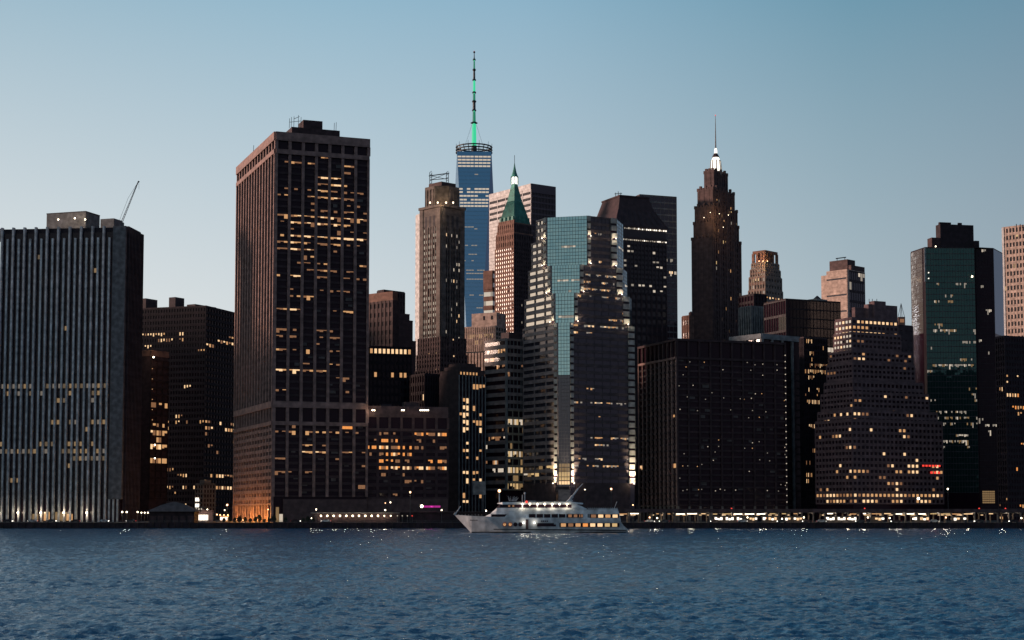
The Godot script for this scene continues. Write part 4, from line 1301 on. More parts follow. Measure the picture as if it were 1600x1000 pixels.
func stone_spire_tower() -> void:
	var d := 1150.0
	var p := plan(1113, 370, d, 50, 1081.5, 1157, 60, 60)
	var b := thing("office_tower", "dark stone tower stepping up to a glowing white lantern and needle", "tower", Vector3(p.C.x, G, p.C.y))
	var y0 := G
	var m: Vector2 = (p.L + p.R) * 0.5
	var tiers := [[1.0, 370, 19], [0.915, 345, 3], [0.86, 320, 3], [0.74, 292, 4], [0.46, 263, 4]]
	var k := 0
	for t in tiers:
		var q := shrunk(p, t[0], 0)
		var y1 := yat(t[1], 1113, d)
		prism(b, "tier", pts(shrunk(q, 0.985, 0)), y0, y1, M.black_glass)
		var ya := maxf(y0, yat(536, 1113, d))
		for s in 2:
			facade(b, q.L if s == 0 else q.C, q.C if s == 0 else q.R, ya, y1, {"cols": [12, 11, 10, 9, 6][k], "rows": t[2], "pier": 1.5, "pd": 0.5, "major": 3, "span": 0.4, "sd": 0.3, "pm": M.grey_brick, "sm": M.dark_stone, "lit": [0.05, 0.14, 0.2, 0.08, 0.0][k], "cling": 0.2, "busy": 0.2, "seed": 300 + k * 2 + s, "pal": ["white_dim", "mid", "gold"], "most": 80, "short": 0.2})
		# buttress finials along each setback
		for s in 2:
			var A: Vector2 = q.L if s == 0 else q.C
			var B: Vector2 = q.C if s == 0 else q.R
			var w := A.distance_to(B)
			for i in 7:
				var x := w * i / 6.0
				fblock(b, "finial", A, (B - A) / w, x - 0.8, x + 0.8, y1 - 1.0, y1 + (2.6 if i % 2 else 1.2), -0.9, 0.55, M.grey_brick)
		y0 = y1
		k += 1
	var base := Vector3(m.x, y0, m.y)
	var h := func(py: float) -> float: return at(1117, py, d + 20).y - y0
	turned(b, "lantern_light", base, [[3.9, 0.0], [3.4, h.call(253)], [2.3, h.call(247)], [2.0, h.call(245)]], EM.white_bright, 8)
	for i in 8:
		var a := TAU * i / 8.0
		bar(b, "lantern_post", base + Vector3(cos(a) * 4.5, -1, sin(a) * 4.5), base + Vector3(cos(a) * 3.3, h.call(251), sin(a) * 3.3), 0.6, M.pale_stone)
	turned(b, "lantern_cap", base, [[2.7, h.call(246.5)], [2.0, h.call(243)], [1.1, h.call(240)]], M.dark_brown, 8)
	turned(b, "lantern_light", base, [[1.1, h.call(240)], [1.0, h.call(235)], [0.6, h.call(232)]], EM.white_bright, 8)
	turned(b, "needle", base, [[0.5, h.call(233)], [0.3, h.call(205)], [0.14, h.call(181)]], M.steel, 6)
	lamp(b, base + Vector3(0, h.call(180.5), 0), 0.4, EM.red, "beacon_light")
	for f in [[1110, 332], [1124, 334], [1138, 336], [1130, 355], [1100, 340]]:
		var l := at(f[0], f[1], d - 9.0 + absf(f[0] - 1117) * 0.42)
		lamp(b, l, 0.2, EM.lamp, "flood_lamp")
		shine(l + Vector3(0, 0.5, 1.5), Color(1, 0.66, 0.30), 34.0)

# ---------- right of the stone tower ----------
func right_towers() -> void:
	var p := plan(1077, 493, 1120, 40, 1066, 1083, 15, 15)
	var b := plain_tower("brick_building", "little red brick stair tower left of the stone tower foot", p, {"cols": 3, "rows": 16, "pier": 1.0, "pm": M.rust_brick, "span": 0.6, "seed": 310}, {"cols": 2, "rows": 16, "pier": 1.2, "pm": M.rust_brick, "span": 0.6, "lit": 0.05, "seed": 311}, M.black_glass, M.rust_brick)
	turned(b, "water_tank", Vector3(p.C.x + 1.5, p.y, p.C.y - 3.0), [[1.6, 0.2], [1.6, 2.2], [0.2, 3.2]], M.dark_brown, 8)
	# small tower with lit arches
	p = plan(1196, 465, 1200, 46, 1169.5, 1223, 40, 40)
	b = thing("office_tower", "small tan tower whose square crown holds amber lit arches", "tower", Vector3(p.C.x, G, p.C.y))
	var y0 := G
	var k := 0
	for t in [[1.0, 452], [0.95, 431], [0.88, 419], [0.80, 409]]:
		var q := shrunk(p, t[0], 0)
		var y1 := yat(t[1], 1196, 1200)
		prism(b, "tier", pts(shrunk(q, 0.985, 0)), y0, y1, M.dark_glass)
		var ya := maxf(y0, yat(520, 1196, 1200))
		both(b, q, ya, y1, {"cols": 6, "rows": 8 if k == 0 else 2, "pier": 1.3, "pd": 0.4, "span": 0.45, "sd": 0.3, "pm": M.tan_brick, "sm": M.rust_brick, "seed": 320 + k, "lit": 0.35, "cling": 0.0, "pal": ["white_dim", "gold_dim", "gold"]}, {"cols": 6, "rows": 8 if k == 0 else 2, "pier": 1.6, "pd": 0.4, "span": 0.6, "sd": 0.35, "pm": M.tan_brick, "seed": 330 + k, "lit": 0.02})
		prism(b, "parapet", pts(shrunk(q, 1.01, 0)), y1 - 0.3, y1 + 0.5, M.tan_brick)
		y0 = y1
		k += 1
	var q2 := shrunk(p, 0.72, 0)
	var yc := yat(391, 1196, 1205)
	prism(b, "crown_core", pts(shrunk(q2, 0.7, 0)), y0, yc - 1.0, M.rust_brick)
	prism(b, "crown_top", pts(shrunk(q2, 1.02, 0)), yc - 1.8, yc, M.rust_brick)
	for s in 2:
		var A: Vector2 = q2.L if s == 0 else q2.C
		var B: Vector2 = q2.C if s == 0 else q2.R
		var w := A.distance_to(B)
		var u := (B - A) / w
		for i in 4:
			fblock(b, "crown_pier", A, u, w * i / 3.0 - 0.9, w * i / 3.0 + 0.9, y0, yc - 1.8, -1.4, 0.1 + 0.02 * s, M.rust_brick)
	for px in [1186, 1192, 1199]:
		var l := at(px, 408, 1196)
		lamp(b, l, 0.35, EM.lamp_orange, "crown_lamp")
		shine(l + Vector3(0, 1.5, -1.0), Color(1, 0.55, 0.18), 26.0)
	# pale finned block and black box
	p = plan(1178, 459, 1130, 30, 1155, 1197, 40, 40)
	plain_tower("office_block", "plain black block just right of the stone tower shaft", p, {"cols": 5, "rows": 30, "pier": 0.5, "pm": M.charcoal, "seed": 340}, {"cols": 4, "rows": 30, "pier": 0.5, "pm": M.charcoal, "lit": 0.01, "seed": 341}, M.black_glass, M.charcoal)
	p = plan(1174, 478, 1060, 35, 1156, 1200, 30, 40)
	b = plain_tower("office_block", "block with pale vertical fins below the small tan tower", p, {"cols": 5, "rows": 1, "pier": 0.9, "pd": 0.9, "span": 0.1, "pm": M.concrete, "seed": 342, "pname": "fin"}, {"cols": 7, "rows": 1, "pier": 0.9, "pd": 0.9, "span": 0.1, "pm": M.concrete, "seed": 343, "pname": "fin"}, M.dark_glass, M.concrete)
	p = plan(1228, 467, 1010, 24, 1194, 1313, 50, 60)
	b = plain_tower("office_block", "wide low black glass box below the tower with the rosy side wall", p, {"cols": 9, "rows": 14, "pier": 0.25, "pd": 0.3, "span": 0.15, "pm": M.louvre, "seed": 344}, {"cols": 16, "rows": 24, "pier": 0.2, "pd": 0.15, "span": 0.12, "sd": 0.12, "pm": M.charcoal, "grid": ["", "", "", "000000000000", "", "22220000002222", "", "", "", ""], "seed": 345, "pal": ["dim", "white_mid", "white_mid"], "short": 0.9}, M.black_glass, M.charcoal)
	fblock(b, "mirror_panel", p.L, (p.C - p.L).normalized(), p.lw - 8.0, p.lw - 0.2, yat(518, 1220, 1010), yat(490, 1220, 1010), -0.1, 0.1, M.mirror_glass)
	# pink-sided glass tower
	p = plan(1323, 421, 1400, 44, 1291.5, 1351, 45, 45)
	b = plain_tower("office_tower", "tower with a blank rosy side wall and dark glass front above the ziggurat", p, {"cols": 3, "rows": 15, "pier": 0.15, "pd": 0.1, "span": 0.9, "sd": 0.3, "pm": M.louvre, "sm": M.rose_stone, "seed": 350}, {"cols": 8, "rows": 24, "pier": 0.2, "pd": 0.2, "span": 0.25, "sd": 0.2, "pm": M.louvre, "sm": M.dark_stone, "lit": 0.05, "seed": 351, "pal": ["white_dim", "white_mid", "mid"]}, M.navy_glass, M.rose_stone)
	fblock(b, "corner_panel", p.C, (p.R - p.C).normalized(), -0.2, 2.6, G + 30, p.y, -0.2, 0.5, M.rose_stone)
	var q3 := plan(1324, 405, 1409, 44, 1296, 1336, 36, 20)
	prism(b, "penthouse", pts(q3), p.y, q3.y, M.grey_brick)
	var q4 := plan(1330, 414, 1407, 44, 1320, 1351, 30, 30)
	prism(b, "penthouse", pts(q4), p.y, q4.y, M.grey_brick)
	var q5 := plan(1293, 430, 1418, 44, 1283, 1299, 20, 12)
	prism(b, "annex", pts(q5), G, q5.y, M.rose_stone)
	bar(b, "roof_rail", at(1306, 404, 1420), at(1322, 402, 1420), 0.8, M.steel)
	bar(b, "roof_rail", at(1308, 407, 1420), at(1308, 403, 1420), 0.4, M.steel)
	bar(b, "roof_rail", at(1320, 407, 1420), at(1320, 402, 1420), 0.4, M.steel)
	p = plan(1276, 467, 1150, 40, 1262, 1292, 20, 20)
	b = plain_tower("roof_pavilion_building", "low roof with a small gable peeping over the black glass box", p, {"cols": 3, "rows": 12, "pier": 0.8, "pm": M.pale_stone, "seed": 352}, {"cols": 3, "rows": 12, "pier": 0.8, "pm": M.pale_stone, "seed": 353}, M.dark_glass, M.pale_stone)
	rings(b, "gable_roof", [lift(pts(shrunk(p, 0.5, 0)), p.y + 0.3), lift(pts(shrunk(p, 0.06, 0)), p.y + 3.0)], M.dark_stone)
	# pale beam frame block
	p = plan(1190, 521, 935, 38, 1140, 1253, 60, 60)
	b = thing("office_block", "block with a pale grey roof beam on tall slim columns behind the dark grid", "building", Vector3(p.C.x, G, p.C.y))
	prism(b, "glass_core", pts(shrunk(p, 0.97, 0)), G, p.y - 3.0, M.black_glass)
	for s in 2:
		var A: Vector2 = p.L if s == 0 else p.C
		var B: Vector2 = p.C if s == 0 else p.R
		var w := A.distance_to(B)
		var u := (B - A) / w
		fblock(b, "roof_beam", A, u, 0.0, w, p.y - 3.0, p.y, -1.0, 0.6 + 0.02 * s, M.beam_grey)
		for i in 5:
			fblock(b, "column", A, u, w * i / 4.0 - 0.8, w * i / 4.0 + 0.8, G, p.y - 3.0, -0.9, 0.5, M.concrete)
		for i in 20:
			fblock(b, "floor_band", A, u, 0, w, G + 4 + i * 4.2, G + 4.8 + i * 4.2, -1.0, -0.1, M.charcoal)
	prism(b, "roof", pts(shrunk(p, 0.99, 0)), p.y - 0.6, p.y - 0.2, M.beam_grey)
	p = plan(1256, 527, 925, 30, 1250, 1292, 20, 40)
	plain_tower("office_block", "dark narrow block with warm lit corner left of the ziggurat", p, {"cols": 3, "rows": 24, "pier": 0.5, "pm": M.charcoal, "seed": 360}, {"cols": 14, "rows": 30, "pier": 0.4, "pm": M.charcoal, "floors": {4: 0.9, 5: 0.6}, "lit": 0.09, "seed": 361, "pal": ["dim", "mid", "bright"], "short": 0.4}, M.black_glass, M.dark_stone)
	# small roof box and water tower frame right of the ziggurat
	p = plan(1404, 508, 940, 30, 1400, 1426, 20, 20)
	b = plain_tower("brick_building", "plain grey wall of a building just right of the ziggurat top", p, {"cols": 2, "rows": 20, "pier": 0.9, "pm": M.dark_stone, "span": 0.7, "seed": 362}, {"cols": 3, "rows": 20, "pier": 2.0, "pd": 0.3, "span": 0.9, "pm": M.dark_stone, "seed": 363}, M.black_glass, M.dark_stone)
	var wt := thing("roof_cabin", "red lit roof cabin under a thin pyramid frame right of the ziggurat", "cabin", at(1409.5, 507.5, 944))
	var o := at(1409.5, 507.6, 944)
	block(wt, "cabin_wall", o + Vector3(0, 2.3, -1.6), Vector3(3.6, 4.6, 3.2), M.rust_brick)
	block(wt, "sign_light", o + Vector3(0, 2.4, 0.1), Vector3(2.4, 2.0, 0.12), EM.dim)
	for s in [-1.9, 1.9]:
		bar(wt, "frame_leg", o + Vector3(s, 4.6, -1.6), o + Vector3(0, 12.5, -1.6), 0.2, M.steel)
		bar(wt, "frame_leg", o + Vector3(0, 4.6, -1.6 + s), o + Vector3(0, 12.5, -1.6), 0.2, M.steel)
	green_tower()
	# pink tower at the edge
	p = plan(1612, 350, 1550, 48, 1566, 1680, 70, 60)
	b = plain_tower("office_tower", "pale pink stone tower cut by the picture edge above a dark block", p, {"cols": 9, "rows": 40, "pier": 1.3, "pd": 0.35, "span": 0.4, "sd": 0.25, "pm": M.rose_stone, "sm": M.rose_stone, "seed": 370, "lit": 0.04, "cling": 0.0, "pal": ["gold_dim", "gold", "white_dim"]}, {"cols": 12, "rows": 40, "pier": 1.2, "span": 0.4, "pm": M.rose_stone, "seed": 371, "lit": 0.04}, M.dark_glass, M.rose_stone)
	fblock(b, "edge_pier", p.L, (p.C - p.L).normalized(), -0.3, 1.8, G + 40, p.y, -0.3, 0.8, M.white_panel)
	for px in [1588, 1594]:
		bar(b, "roof_rail", at(px, 356, 1556), at(px, 350, 1556), 0.6, M.steel)
	p = plan(1570, 525, 850, 25, 1556, 1690, 30, 60)
	plain_tower("office_block", "black block with scattered orange windows cut by the picture edge", p, {"cols": 4, "rows": 30, "pier": 0.6, "pm": M.charcoal, "lit": 0.02, "seed": 372}, {"cols": 30, "rows": 30, "pier": 0.6, "pd": 0.3, "span": 0.45, "pm": M.charcoal, "lit": 0.07, "busy": 0.15, "seed": 373, "floors": {6: 0.75, 0: 0.0}, "pal": ["amber", "mid", "bright"], "short": 0.4}, M.black_glass, M.charcoal)

func green_tower() -> void:
	# an eight-cornered glass tower: pale left facet, green front, dark right flank
	var d := 965.0
	var px := [[1423, 392, 18], [1441, 389, 2], [1445, 386, 0], [1522, 386, 0], [1524, 386, 3], [1552, 389, 3.5], [1566, 394, 22]]
	var poly := []
	for q in px:
		var w := at(q[0], 388, d + q[2])
		poly.append(Vector2(w.x, w.z))
	var back := at(1560, 388, d + 60)
	poly.append(Vector2(back.x, back.z))
	back = at(1432, 388, d + 60)
	poly.append(Vector2(back.x, back.z))
	var b := thing("office_tower", "green glass tower with a pale shining left edge and black penthouse", "tower", Vector3(poly[2].x, G, poly[2].y))
	var y1 := yat(387, 1480, d)
	prism(b, "glass_core", poly, G, y1, M.black_glass)
	var ylow := yat(520, 1430, d)
	# left facet
	var A: Vector2 = poly[0]
	var B: Vector2 = poly[1]
	var w := A.distance_to(B)
	fblock(b, "mirror_facet", A, (B - A) / w, 0.1, w - 0.1, ylow, y1 - 0.3, -0.1, 0.1, M.pale_glass)
	facade(b, A, B, ylow, y1 - 0.3, {"cols": 2, "rows": 19, "pier": 0.12, "pd": 0.2, "span": 0.09, "sd": 0.2, "pm": M.louvre, "seed": 380, "sname": "transom", "pname": "mullion"})
	# front
	A = poly[2]
	B = poly[3]
	w = A.distance_to(B)
	var u := (B - A) / w
	pane_wall(b, A, B, yat(770, 1480, d), y1 - 0.2, 18, 84, 0.1, M.green_glass, 720)
	facade(b, A, B, yat(770, 1480, d), y1 - 0.2, {"cols": 18, "rows": 42, "pier": 0.14, "pd": 0.22, "span": 0.12, "sd": 0.2, "pm": M.louvre, "seed": 381, "sname": "transom", "pname": "mullion", "ld": 0.14, "sub": 2, "short": 0.95, "thin": 0.15, "pal": ["white_dim", "gold_dim", "white_mid"], "lit": 0.01, "busy": 0.0,
		"floors": {6: 0.25, 8: 0.15, 9: 0.35, 14: 0.5, 16: 0.25, 18: 0.3, 19: 0.3, 20: 0.92, 22: 0.15, 24: 0.4, 25: 0.35, 26: 0.45, 28: 0.7, 29: 0.85, 30: 0.8, 32: 0.5, 33: 0.7, 34: 0.5, 36: 0.1}})
	fblock(b, "corner_strip", A, u, -0.5, 0.5, yat(440, 1445, d), y1, -0.3, 0.5, M.beam_grey)
	# right flank
	A = poly[4]
	B = poly[5]
	w = A.distance_to(B)
	u = (B - A) / w
	fblock(b, "curtain_wall", A, u, 0.1, w - 0.1, G + 10, y1 - 0.3, -0.1, 0.1, M.black_glass)
	facade(b, A, B, G + 10, y1 - 0.3, {"cols": 12, "rows": 42, "pier": 0.12, "thin": 0.15, "pd": 0.2, "span": 0.1, "sd": 0.18, "pm": M.charcoal, "seed": 382, "lit": 0.02, "ld": 0.14, "sname": "transom", "pname": "mullion", "pal": ["white_dim", "white_mid", "white_dim"], "floors": {28: 0.6, 29: 0.7, 30: 0.7}, "short": 0.9})
	A = poly[5]
	B = poly[6]
	w = A.distance_to(B)
	fblock(b, "mirror_facet", A, (B - A) / w, 0.1, w - 0.1, ylow, y1 - 0.3, -0.1, 0.1, M.dusk_glass)
	# lit grid panel near the foot
	A = poly[4]
	u = (poly[5] - A) / A.distance_to(poly[5])
	for i in 7:
		for k in 6:
			fblock(b, "lit_window", A, u, 1.2 + i * 1.05, 2.1 + i * 1.05, 12.5 + k * 1.25, 13.4 + k * 1.25, 0.05, 0.3, EM.gold_dim)
	prism(b, "roof", [poly[0], poly[2], poly[3], poly[5], poly[6], poly[7], poly[8]], y1, y1 + 0.4, M.charcoal)
	var p := plan(1469, 350, d + 8, 12, 1462, 1521, 12, 30)
	prism(b, "penthouse", pts(p), y1, p.y, M.charcoal)
	p = plan(1456, 371, d + 7, 12, 1449, 1470, 12, 14)
	prism(b, "penthouse", pts(p), y1, p.y, M.dark_brown)
	p = plan(1468, 347, d + 12, 12, 1466, 1486, 6, 12)
	prism(b, "roof_plant", pts(p), y1, p.y, M.charcoal)
	p = plan(1497, 348, d + 12, 12, 1496, 1503, 6, 6)
	prism(b, "roof_plant", pts(p), y1, p.y, M.charcoal)
	p = plan(1523, 376, d + 8, 12, 1521, 1530, 6, 8)
	prism(b, "roof_plant", pts(p), y1, p.y, M.charcoal)
	lamp(b, at(1462, 385, d - 1), 0.35, EM.lamp, "roof_lamp")
	lamp(b, at(1451, 426, d - 1), 0.35, EM.white_bright, "facade_lamp")
	lamp(b, at(1451, 435, d - 1), 0.35, EM.white_bright, "facade_lamp")
	lamp(b, at(1519, 432, d - 1), 0.5, EM.lamp, "facade_lamp")

# ---------- shore ----------
func lamp_post(px: float, py: float, dist: float, label: String, m: Material, r := 0.4, energy := 0.0) -> void:
	var l := at(px, py, dist)
	var b := thing("street_lamp", label, "lamp", Vector3(l.x, G, l.z), "lamps along the waterfront")
	turned(b, "post", Vector3(l.x, G, l.z), [[0.16, 0.0], [0.12, 0.6], [0.08, l.y - G - r * 0.8]], M.steel, 6)
	lamp(b, l, r, m)
	if energy > 0.0:
		shine(l + Vector3(0, 0, r + 0.3), Color(1, 0.8, 0.55), energy)

var leaf_mesh: Array = []
func shrub_mesh(sd: int, tall: float) -> ArrayMesh:
	var r := RandomNumberGenerator.new()
	r.seed = sd
	var st := SurfaceTool.new()
	st.begin(Mesh.PRIMITIVE_TRIANGLES)
	for i in 420:
		var h := pow(r.randf(), 0.8)
		var a := r.randf() * TAU
		var rad := sqrt(r.randf()) * (0.25 + 0.75 * sin(PI * clampf(h * 0.85 + 0.12, 0, 1))) * tall * 0.38
		var c := Vector3(cos(a) * rad, (0.18 + 0.82 * h) * tall + r.randf_range(-0.15, 0.15), sin(a) * rad)
		var x := Vector3(r.randf_range(-1, 1), r.randf_range(-1, 1), r.randf_range(-1, 1)).normalized() * 0.24
		var y := x.cross(Vector3(r.randf_range(-1, 1), r.randf_range(-1, 1), r.randf_range(-1, 1))).normalized() * 0.2
		quad(st, c - x, c + y, c + x, c - y)
	st.generate_normals()
	return st.commit()

func shrub(px: float, dist: float, label: String, kind: int, scale_ := 1.0) -> void:
	var w := at(px, 810, dist)
	var b := thing("waterfront_tree", label, "tree", Vector3(w.x, G, -dist), "small trees along the quay")
	put(b, "crown", leaf_mesh[kind], M.leaf, Transform3D(Basis(Vector3.UP, px).scaled(Vector3.ONE * scale_), Vector3.ZERO))
	turned(b, "trunk", Vector3(w.x, G, -dist), [[0.14, 0.0], [0.06, 1.9 * scale_]], M.bark, 6)

func car(x: float, z: float, facing: float, label: String, m: Material) -> void:
	var b := thing("parked_car", label, "car", Vector3(x, G, z), "cars along the waterfront")
	var bodyring := []
	for q in [[-2.2, 0.45], [-2.2, 0.95], [-1.5, 1.05], [-0.9, 1.5], [0.8, 1.5], [1.4, 1.0], [2.15, 0.9], [2.2, 0.45]]:
		bodyring.append(Vector3(x + q[0] * facing, G + q[1], z))
	var near := []
	var far := []
	for q in bodyring:
		near.append(q + Vector3(0, 0, 0.85))
		far.append(q + Vector3(0, 0, -0.85))
	rings(b, "body", [far, near], m)
	for s in [-1.35, 1.35]:
		for t in [-0.8, 0.8]:
			var wh := turned(b, "wheel", Vector3(x, G, z), [[0.32, -0.1], [0.32, 0.1]], M.hull_black, 10)
			wh.rotation.x = PI / 2
			wh.position = Vector3(s, 0.33, t)
	block(b, "side_window", Vector3(x - 0.05 * facing, G + 1.24, z + 0.86), Vector3(1.7, 0.34, 0.03), M.black_glass)
	for t in [-0.6, 0.6]:
		lamp(b, Vector3(x + 2.2 * facing, G + 0.72, z + t), 0.16, EM.lamp_white, "headlight")
		lamp(b, Vector3(x - 2.2 * facing, G + 0.8, z + t), 0.13, EM.red, "tail_light")

func shore() -> void:
	leaf_mesh = [shrub_mesh(1, 2.6), shrub_mesh(2, 3.2), shrub_mesh(3, 2.2)]
	var ts := "leafy quay tree "
	var spots := [350, 359, 367, 374, 383, 391, 399, 405, 413, 421, 428, 446, 474, 481, 489]
	var hints := ["beside the bright shop front", "left of the amber floodlights", "before the first amber floodlight", "in the amber glow near the tower corner", "second into the amber glow", "in the middle of the amber glow", "right of the middle of the amber glow", "two from the lit lobby corner", "next to the lit lobby corner", "before the lit lobby window", "just right of the lit lobby window", "alone on the dark wall right of the lobby", "left of the row of round lamps", "at the first lamp of the row", "under the second lamp of the row"]
	for i in spots.size():
		shrub(spots[i], 776.0 + (i * 7) % 5, ts + hints[i], i % 3, 0.8 + 0.3 * ((i * 5) % 4) / 3.0)
	# boathouse with a hipped roof
	var c := at(268, 810, 782)
	var b := thing("boathouse", "dark waterside shed with a hipped bluish roof near the fin tower", "shed", Vector3(c.x, G, -782))
	block(b, "shed_wall", Vector3(c.x, G + 2.6, -788), Vector3(21, 5.2, 11), M.charcoal)
	var yr := G + 5.2
	rings(b, "hip_roof", [[Vector3(c.x - 12, yr, -781), Vector3(c.x + 12, yr, -781), Vector3(c.x + 12, yr, -795), Vector3(c.x - 12, yr, -795)], [Vector3(c.x - 5.5, yr + 3.2, -786.5), Vector3(c.x + 5.5, yr + 3.2, -786.5), Vector3(c.x + 5.5, yr + 3.2, -789.5), Vector3(c.x - 5.5, yr + 3.2, -789.5)], [Vector3(c.x - 0.6, yr + 4.6, -787.6), Vector3(c.x + 0.6, yr + 4.6, -787.6), Vector3(c.x + 0.6, yr + 4.6, -788.4), Vector3(c.x - 0.6, yr + 4.6, -788.4)]], M.louvre)
	for i in 6:
		block(b, "shutter", Vector3(c.x - 8.7 + i * 3.5, G + 1.7, -782.4), Vector3(2.6, 3.0, 0.2), M.dark_brown)
	# street end: shop front and traffic
	var s := at(318, 800, 880)
	b = thing("shop_front", "blazing white shop front at the end of the dark street", "shop", Vector3(s.x, G, -880))
	block(b, "shop_wall", Vector3(s.x, G + 3.0, -884), Vector3(10, 6.0, 6), M.dark_brown)
	for i in 4:
		block(b, "shop_window", Vector3(s.x - 2.9 + i * 1.5, G + 2.0, -880.9), Vector3(1.35, 3.0, 0.15), EM.white_bright)
	shine(Vector3(s.x, G + 2.5, -877), Color(1, 0.9, 0.7), 60.0)
	s = at(350, 800, 870)
	b = thing("lit_kiosk", "small bright kiosk with orange eaves lights beside the brown tower foot", "kiosk", Vector3(s.x, G, -870))
	block(b, "kiosk_wall", Vector3(s.x, G + 1.6, -872), Vector3(4.6, 3.2, 3.0), M.tan_brick)
	for i in 3:
		block(b, "kiosk_window", Vector3(s.x - 1.4 + i * 1.4, G + 1.5, -870.4), Vector3(1.2, 1.6, 0.15), EM.white_bright)
	for i in 3:
		lamp(b, Vector3(s.x - 2.0 + i * 2.0, G + 3.4, -870.0), 0.3, EM.lamp_orange, "eaves_lamp")
	# lamps
	for q in [[191, 800, 830, "lamp at the fin tower corner, left of the shed", "lamp", 0.4, 14], [198, 800, 832, "second lamp right of the fin tower corner", "lamp", 0.4, 14], [215, 800, 835, "lamp beside the string of shed lights", "lamp", 0.35, 0], [221, 801, 836, "first lamp in the string left of the shed", "lamp", 0.32, 0], [226, 801, 836, "second lamp in the string left of the shed", "lamp", 0.32, 10], [231, 801, 836, "third lamp in the string left of the shed", "lamp", 0.32, 0], [236, 801, 836, "lamp in the string nearest the shed roof", "lamp", 0.32, 0],
		[355, 789, 850, "tall lamp with a red glow at the street end", "lamp_orange", 0.5, 12], [351, 797, 845, "low lamp under the red street lamp", "lamp", 0.28, 0], [339, 804, 840, "orange lamp between shop front and kiosk", "lamp_orange", 0.35, 0], [324, 796, 850, "lamp above the bright shop front", "lamp", 0.3, 0], [295, 800, 850, "orange lamp right of the dark shed", "lamp_orange", 0.3, 0],
		[419, 796, 790, "lamp before the amber lit colonnade", "lamp_orange", 0.3, 0], [494, 796, 785, "lamp above the left end of the lamp row", "lamp", 0.33, 5], [487, 810, 780, "low lamp by the quay edge near the lamp row", "lamp", 0.33, 5], [381, 817, 772, "low lamp on the quay edge below the amber glow", "lamp", 0.22, 0],
		[602, 797, 790, "lamp above the right end of the lamp row", "lamp", 0.35, 6], [610, 785, 800, "small high lamp on the dark podium wall", "lamp", 0.3, 0], [602, 786, 800, "small high lamp left of the podium wall lamp", "lamp_orange", 0.24, 0], [641, 769, 790, "tall reddish lamp before the podium windows", "lamp_orange", 0.42, 14], [690, 797, 790, "lamp at the right end of the magenta light", "lamp", 0.32, 0], [759.5, 798, 780, "lamp just left of the yacht cabin front", "lamp", 0.36, 5],
		[955, 764, 800, "tall lamp right of the raked yacht mast", "lamp_orange", 0.45, 10], [914, 765, 820, "small lamp above the yacht roof", "lamp", 0.25, 0], [989, 789, 790, "orange lamp beside the yacht stern flagstaff", "lamp_orange", 0.3, 0], [1412, 764, 800, "white lamp between ziggurat and green tower", "lamp", 0.0, 0]]:
		if q[5] > 0.0:
			lamp_post(q[0], q[1], q[2], q[3], EM[q[4]], q[5], q[6])
	lamp_post(1481, 764, 812, "white lamp standing between the ziggurat and green tower", EM.lamp, 0.4, 8.0)
	# row of round lamps along a low terrace wall
	var t0 := at(492, 806, 792)
	var t1 := at(617, 806, 792)
	b = thing("terrace_wall", "low terrace wall below the row of round lamps", "wall", Vector3(t0.x, G, -794))
	block(b, "wall_panel", Vector3((t0.x + t1.x) * 0.5, G + 2.2, -794.6), Vector3(t1.x - t0.x + 4, 4.4, 1.0), M.dark_brown)
	block(b, "wall_coping", Vector3((t0.x + t1.x) * 0.5, G + 4.55, -794.6), Vector3(t1.x - t0.x + 4.6, 0.3, 1.5), M.concrete)
	for i in 12:
		var l := at(501.5 + i * 9.9, 806, 793)
		b = thing("wall_lamp", ["lamp at the very left of the terrace row", "second lamp of the terrace row", "third lamp of the terrace row", "fourth lamp of the terrace row", "fifth lamp of the terrace row", "sixth lamp of the terrace row", "seventh lamp of the terrace row", "eighth lamp of the terrace row", "ninth lamp of the terrace row", "tenth lamp of the terrace row", "eleventh lamp of the terrace row", "lamp at the right end of the terrace row"][i], "lamp", l, "round lamps of the terrace row")
		lamp(b, l, 0.42 if i < 10 else 0.3, EM.lamp)
		bar(b, "bracket", l + Vector3(0, -0.2, 0), l + Vector3(0, -0.9, -1.2), 0.14, M.steel)
		if i % 2 == 0:
			shine(l + Vector3(0, -0.1, 0.8), Color(1, 0.83, 0.55), 7.0)
	# dark ferry shed with the magenta light
	var f := at(710, 800, 800)
	b = thing("ferry_shed", "long dark flat-roofed ferry shed with magenta light behind the yacht bow", "shed", Vector3(f.x, G, -800))
	block(b, "shed_wall", Vector3(f.x - 3, G + 2.4, -804), Vector3(56, 4.8, 8), M.charcoal)
	block(b, "shed_roof", Vector3(f.x - 3, G + 5.0, -804), Vector3(58, 0.4, 9.4), M.dark_stone)
	var mg := at(674, 791.5, 799)
	for i in 3:
		block(b, "magenta_light", Vector3(mg.x - 2.9 + i * 2.9, mg.y, -799.4), Vector3(2.8, 0.9, 0.3), EM.magenta)
	shine(mg + Vector3(0, 0, 1.5), Color(0.9, 0.05, 0.5), 3.0)
	lamp(b, at(659, 791, 798.5), 0.75, EM.lamp, "shed_lamp")
	for px in [621, 628.5, 636.5, 644]:
		var l := at(px, 806, 790)
		b = thing("bollard_lamp", {621: "dim bollard light just right of the terrace row", 628.5: "second dim bollard light right of the terrace row", 636.5: "third dim bollard light right of the terrace row", 644: "red bollard light left of the ferry shed"}[px], "lamp", Vector3(l.x, G, -790), "bollard lights by the ferry shed")
		turned(b, "post", Vector3(l.x, G, -790), [[0.14, 0], [0.1, l.y - G - 0.2]], M.steel, 6)
		lamp(b, l, 0.26, EM.red if px == 644 else EM.white_mid)
	# billboard
	var bb := at(749, 773, 815)
	b = thing("billboard", "blank grey billboard panel on posts left of the lit glass bay", "billboard", Vector3(bb.x, G, -815))
	var bt := at(749, 752, 815)
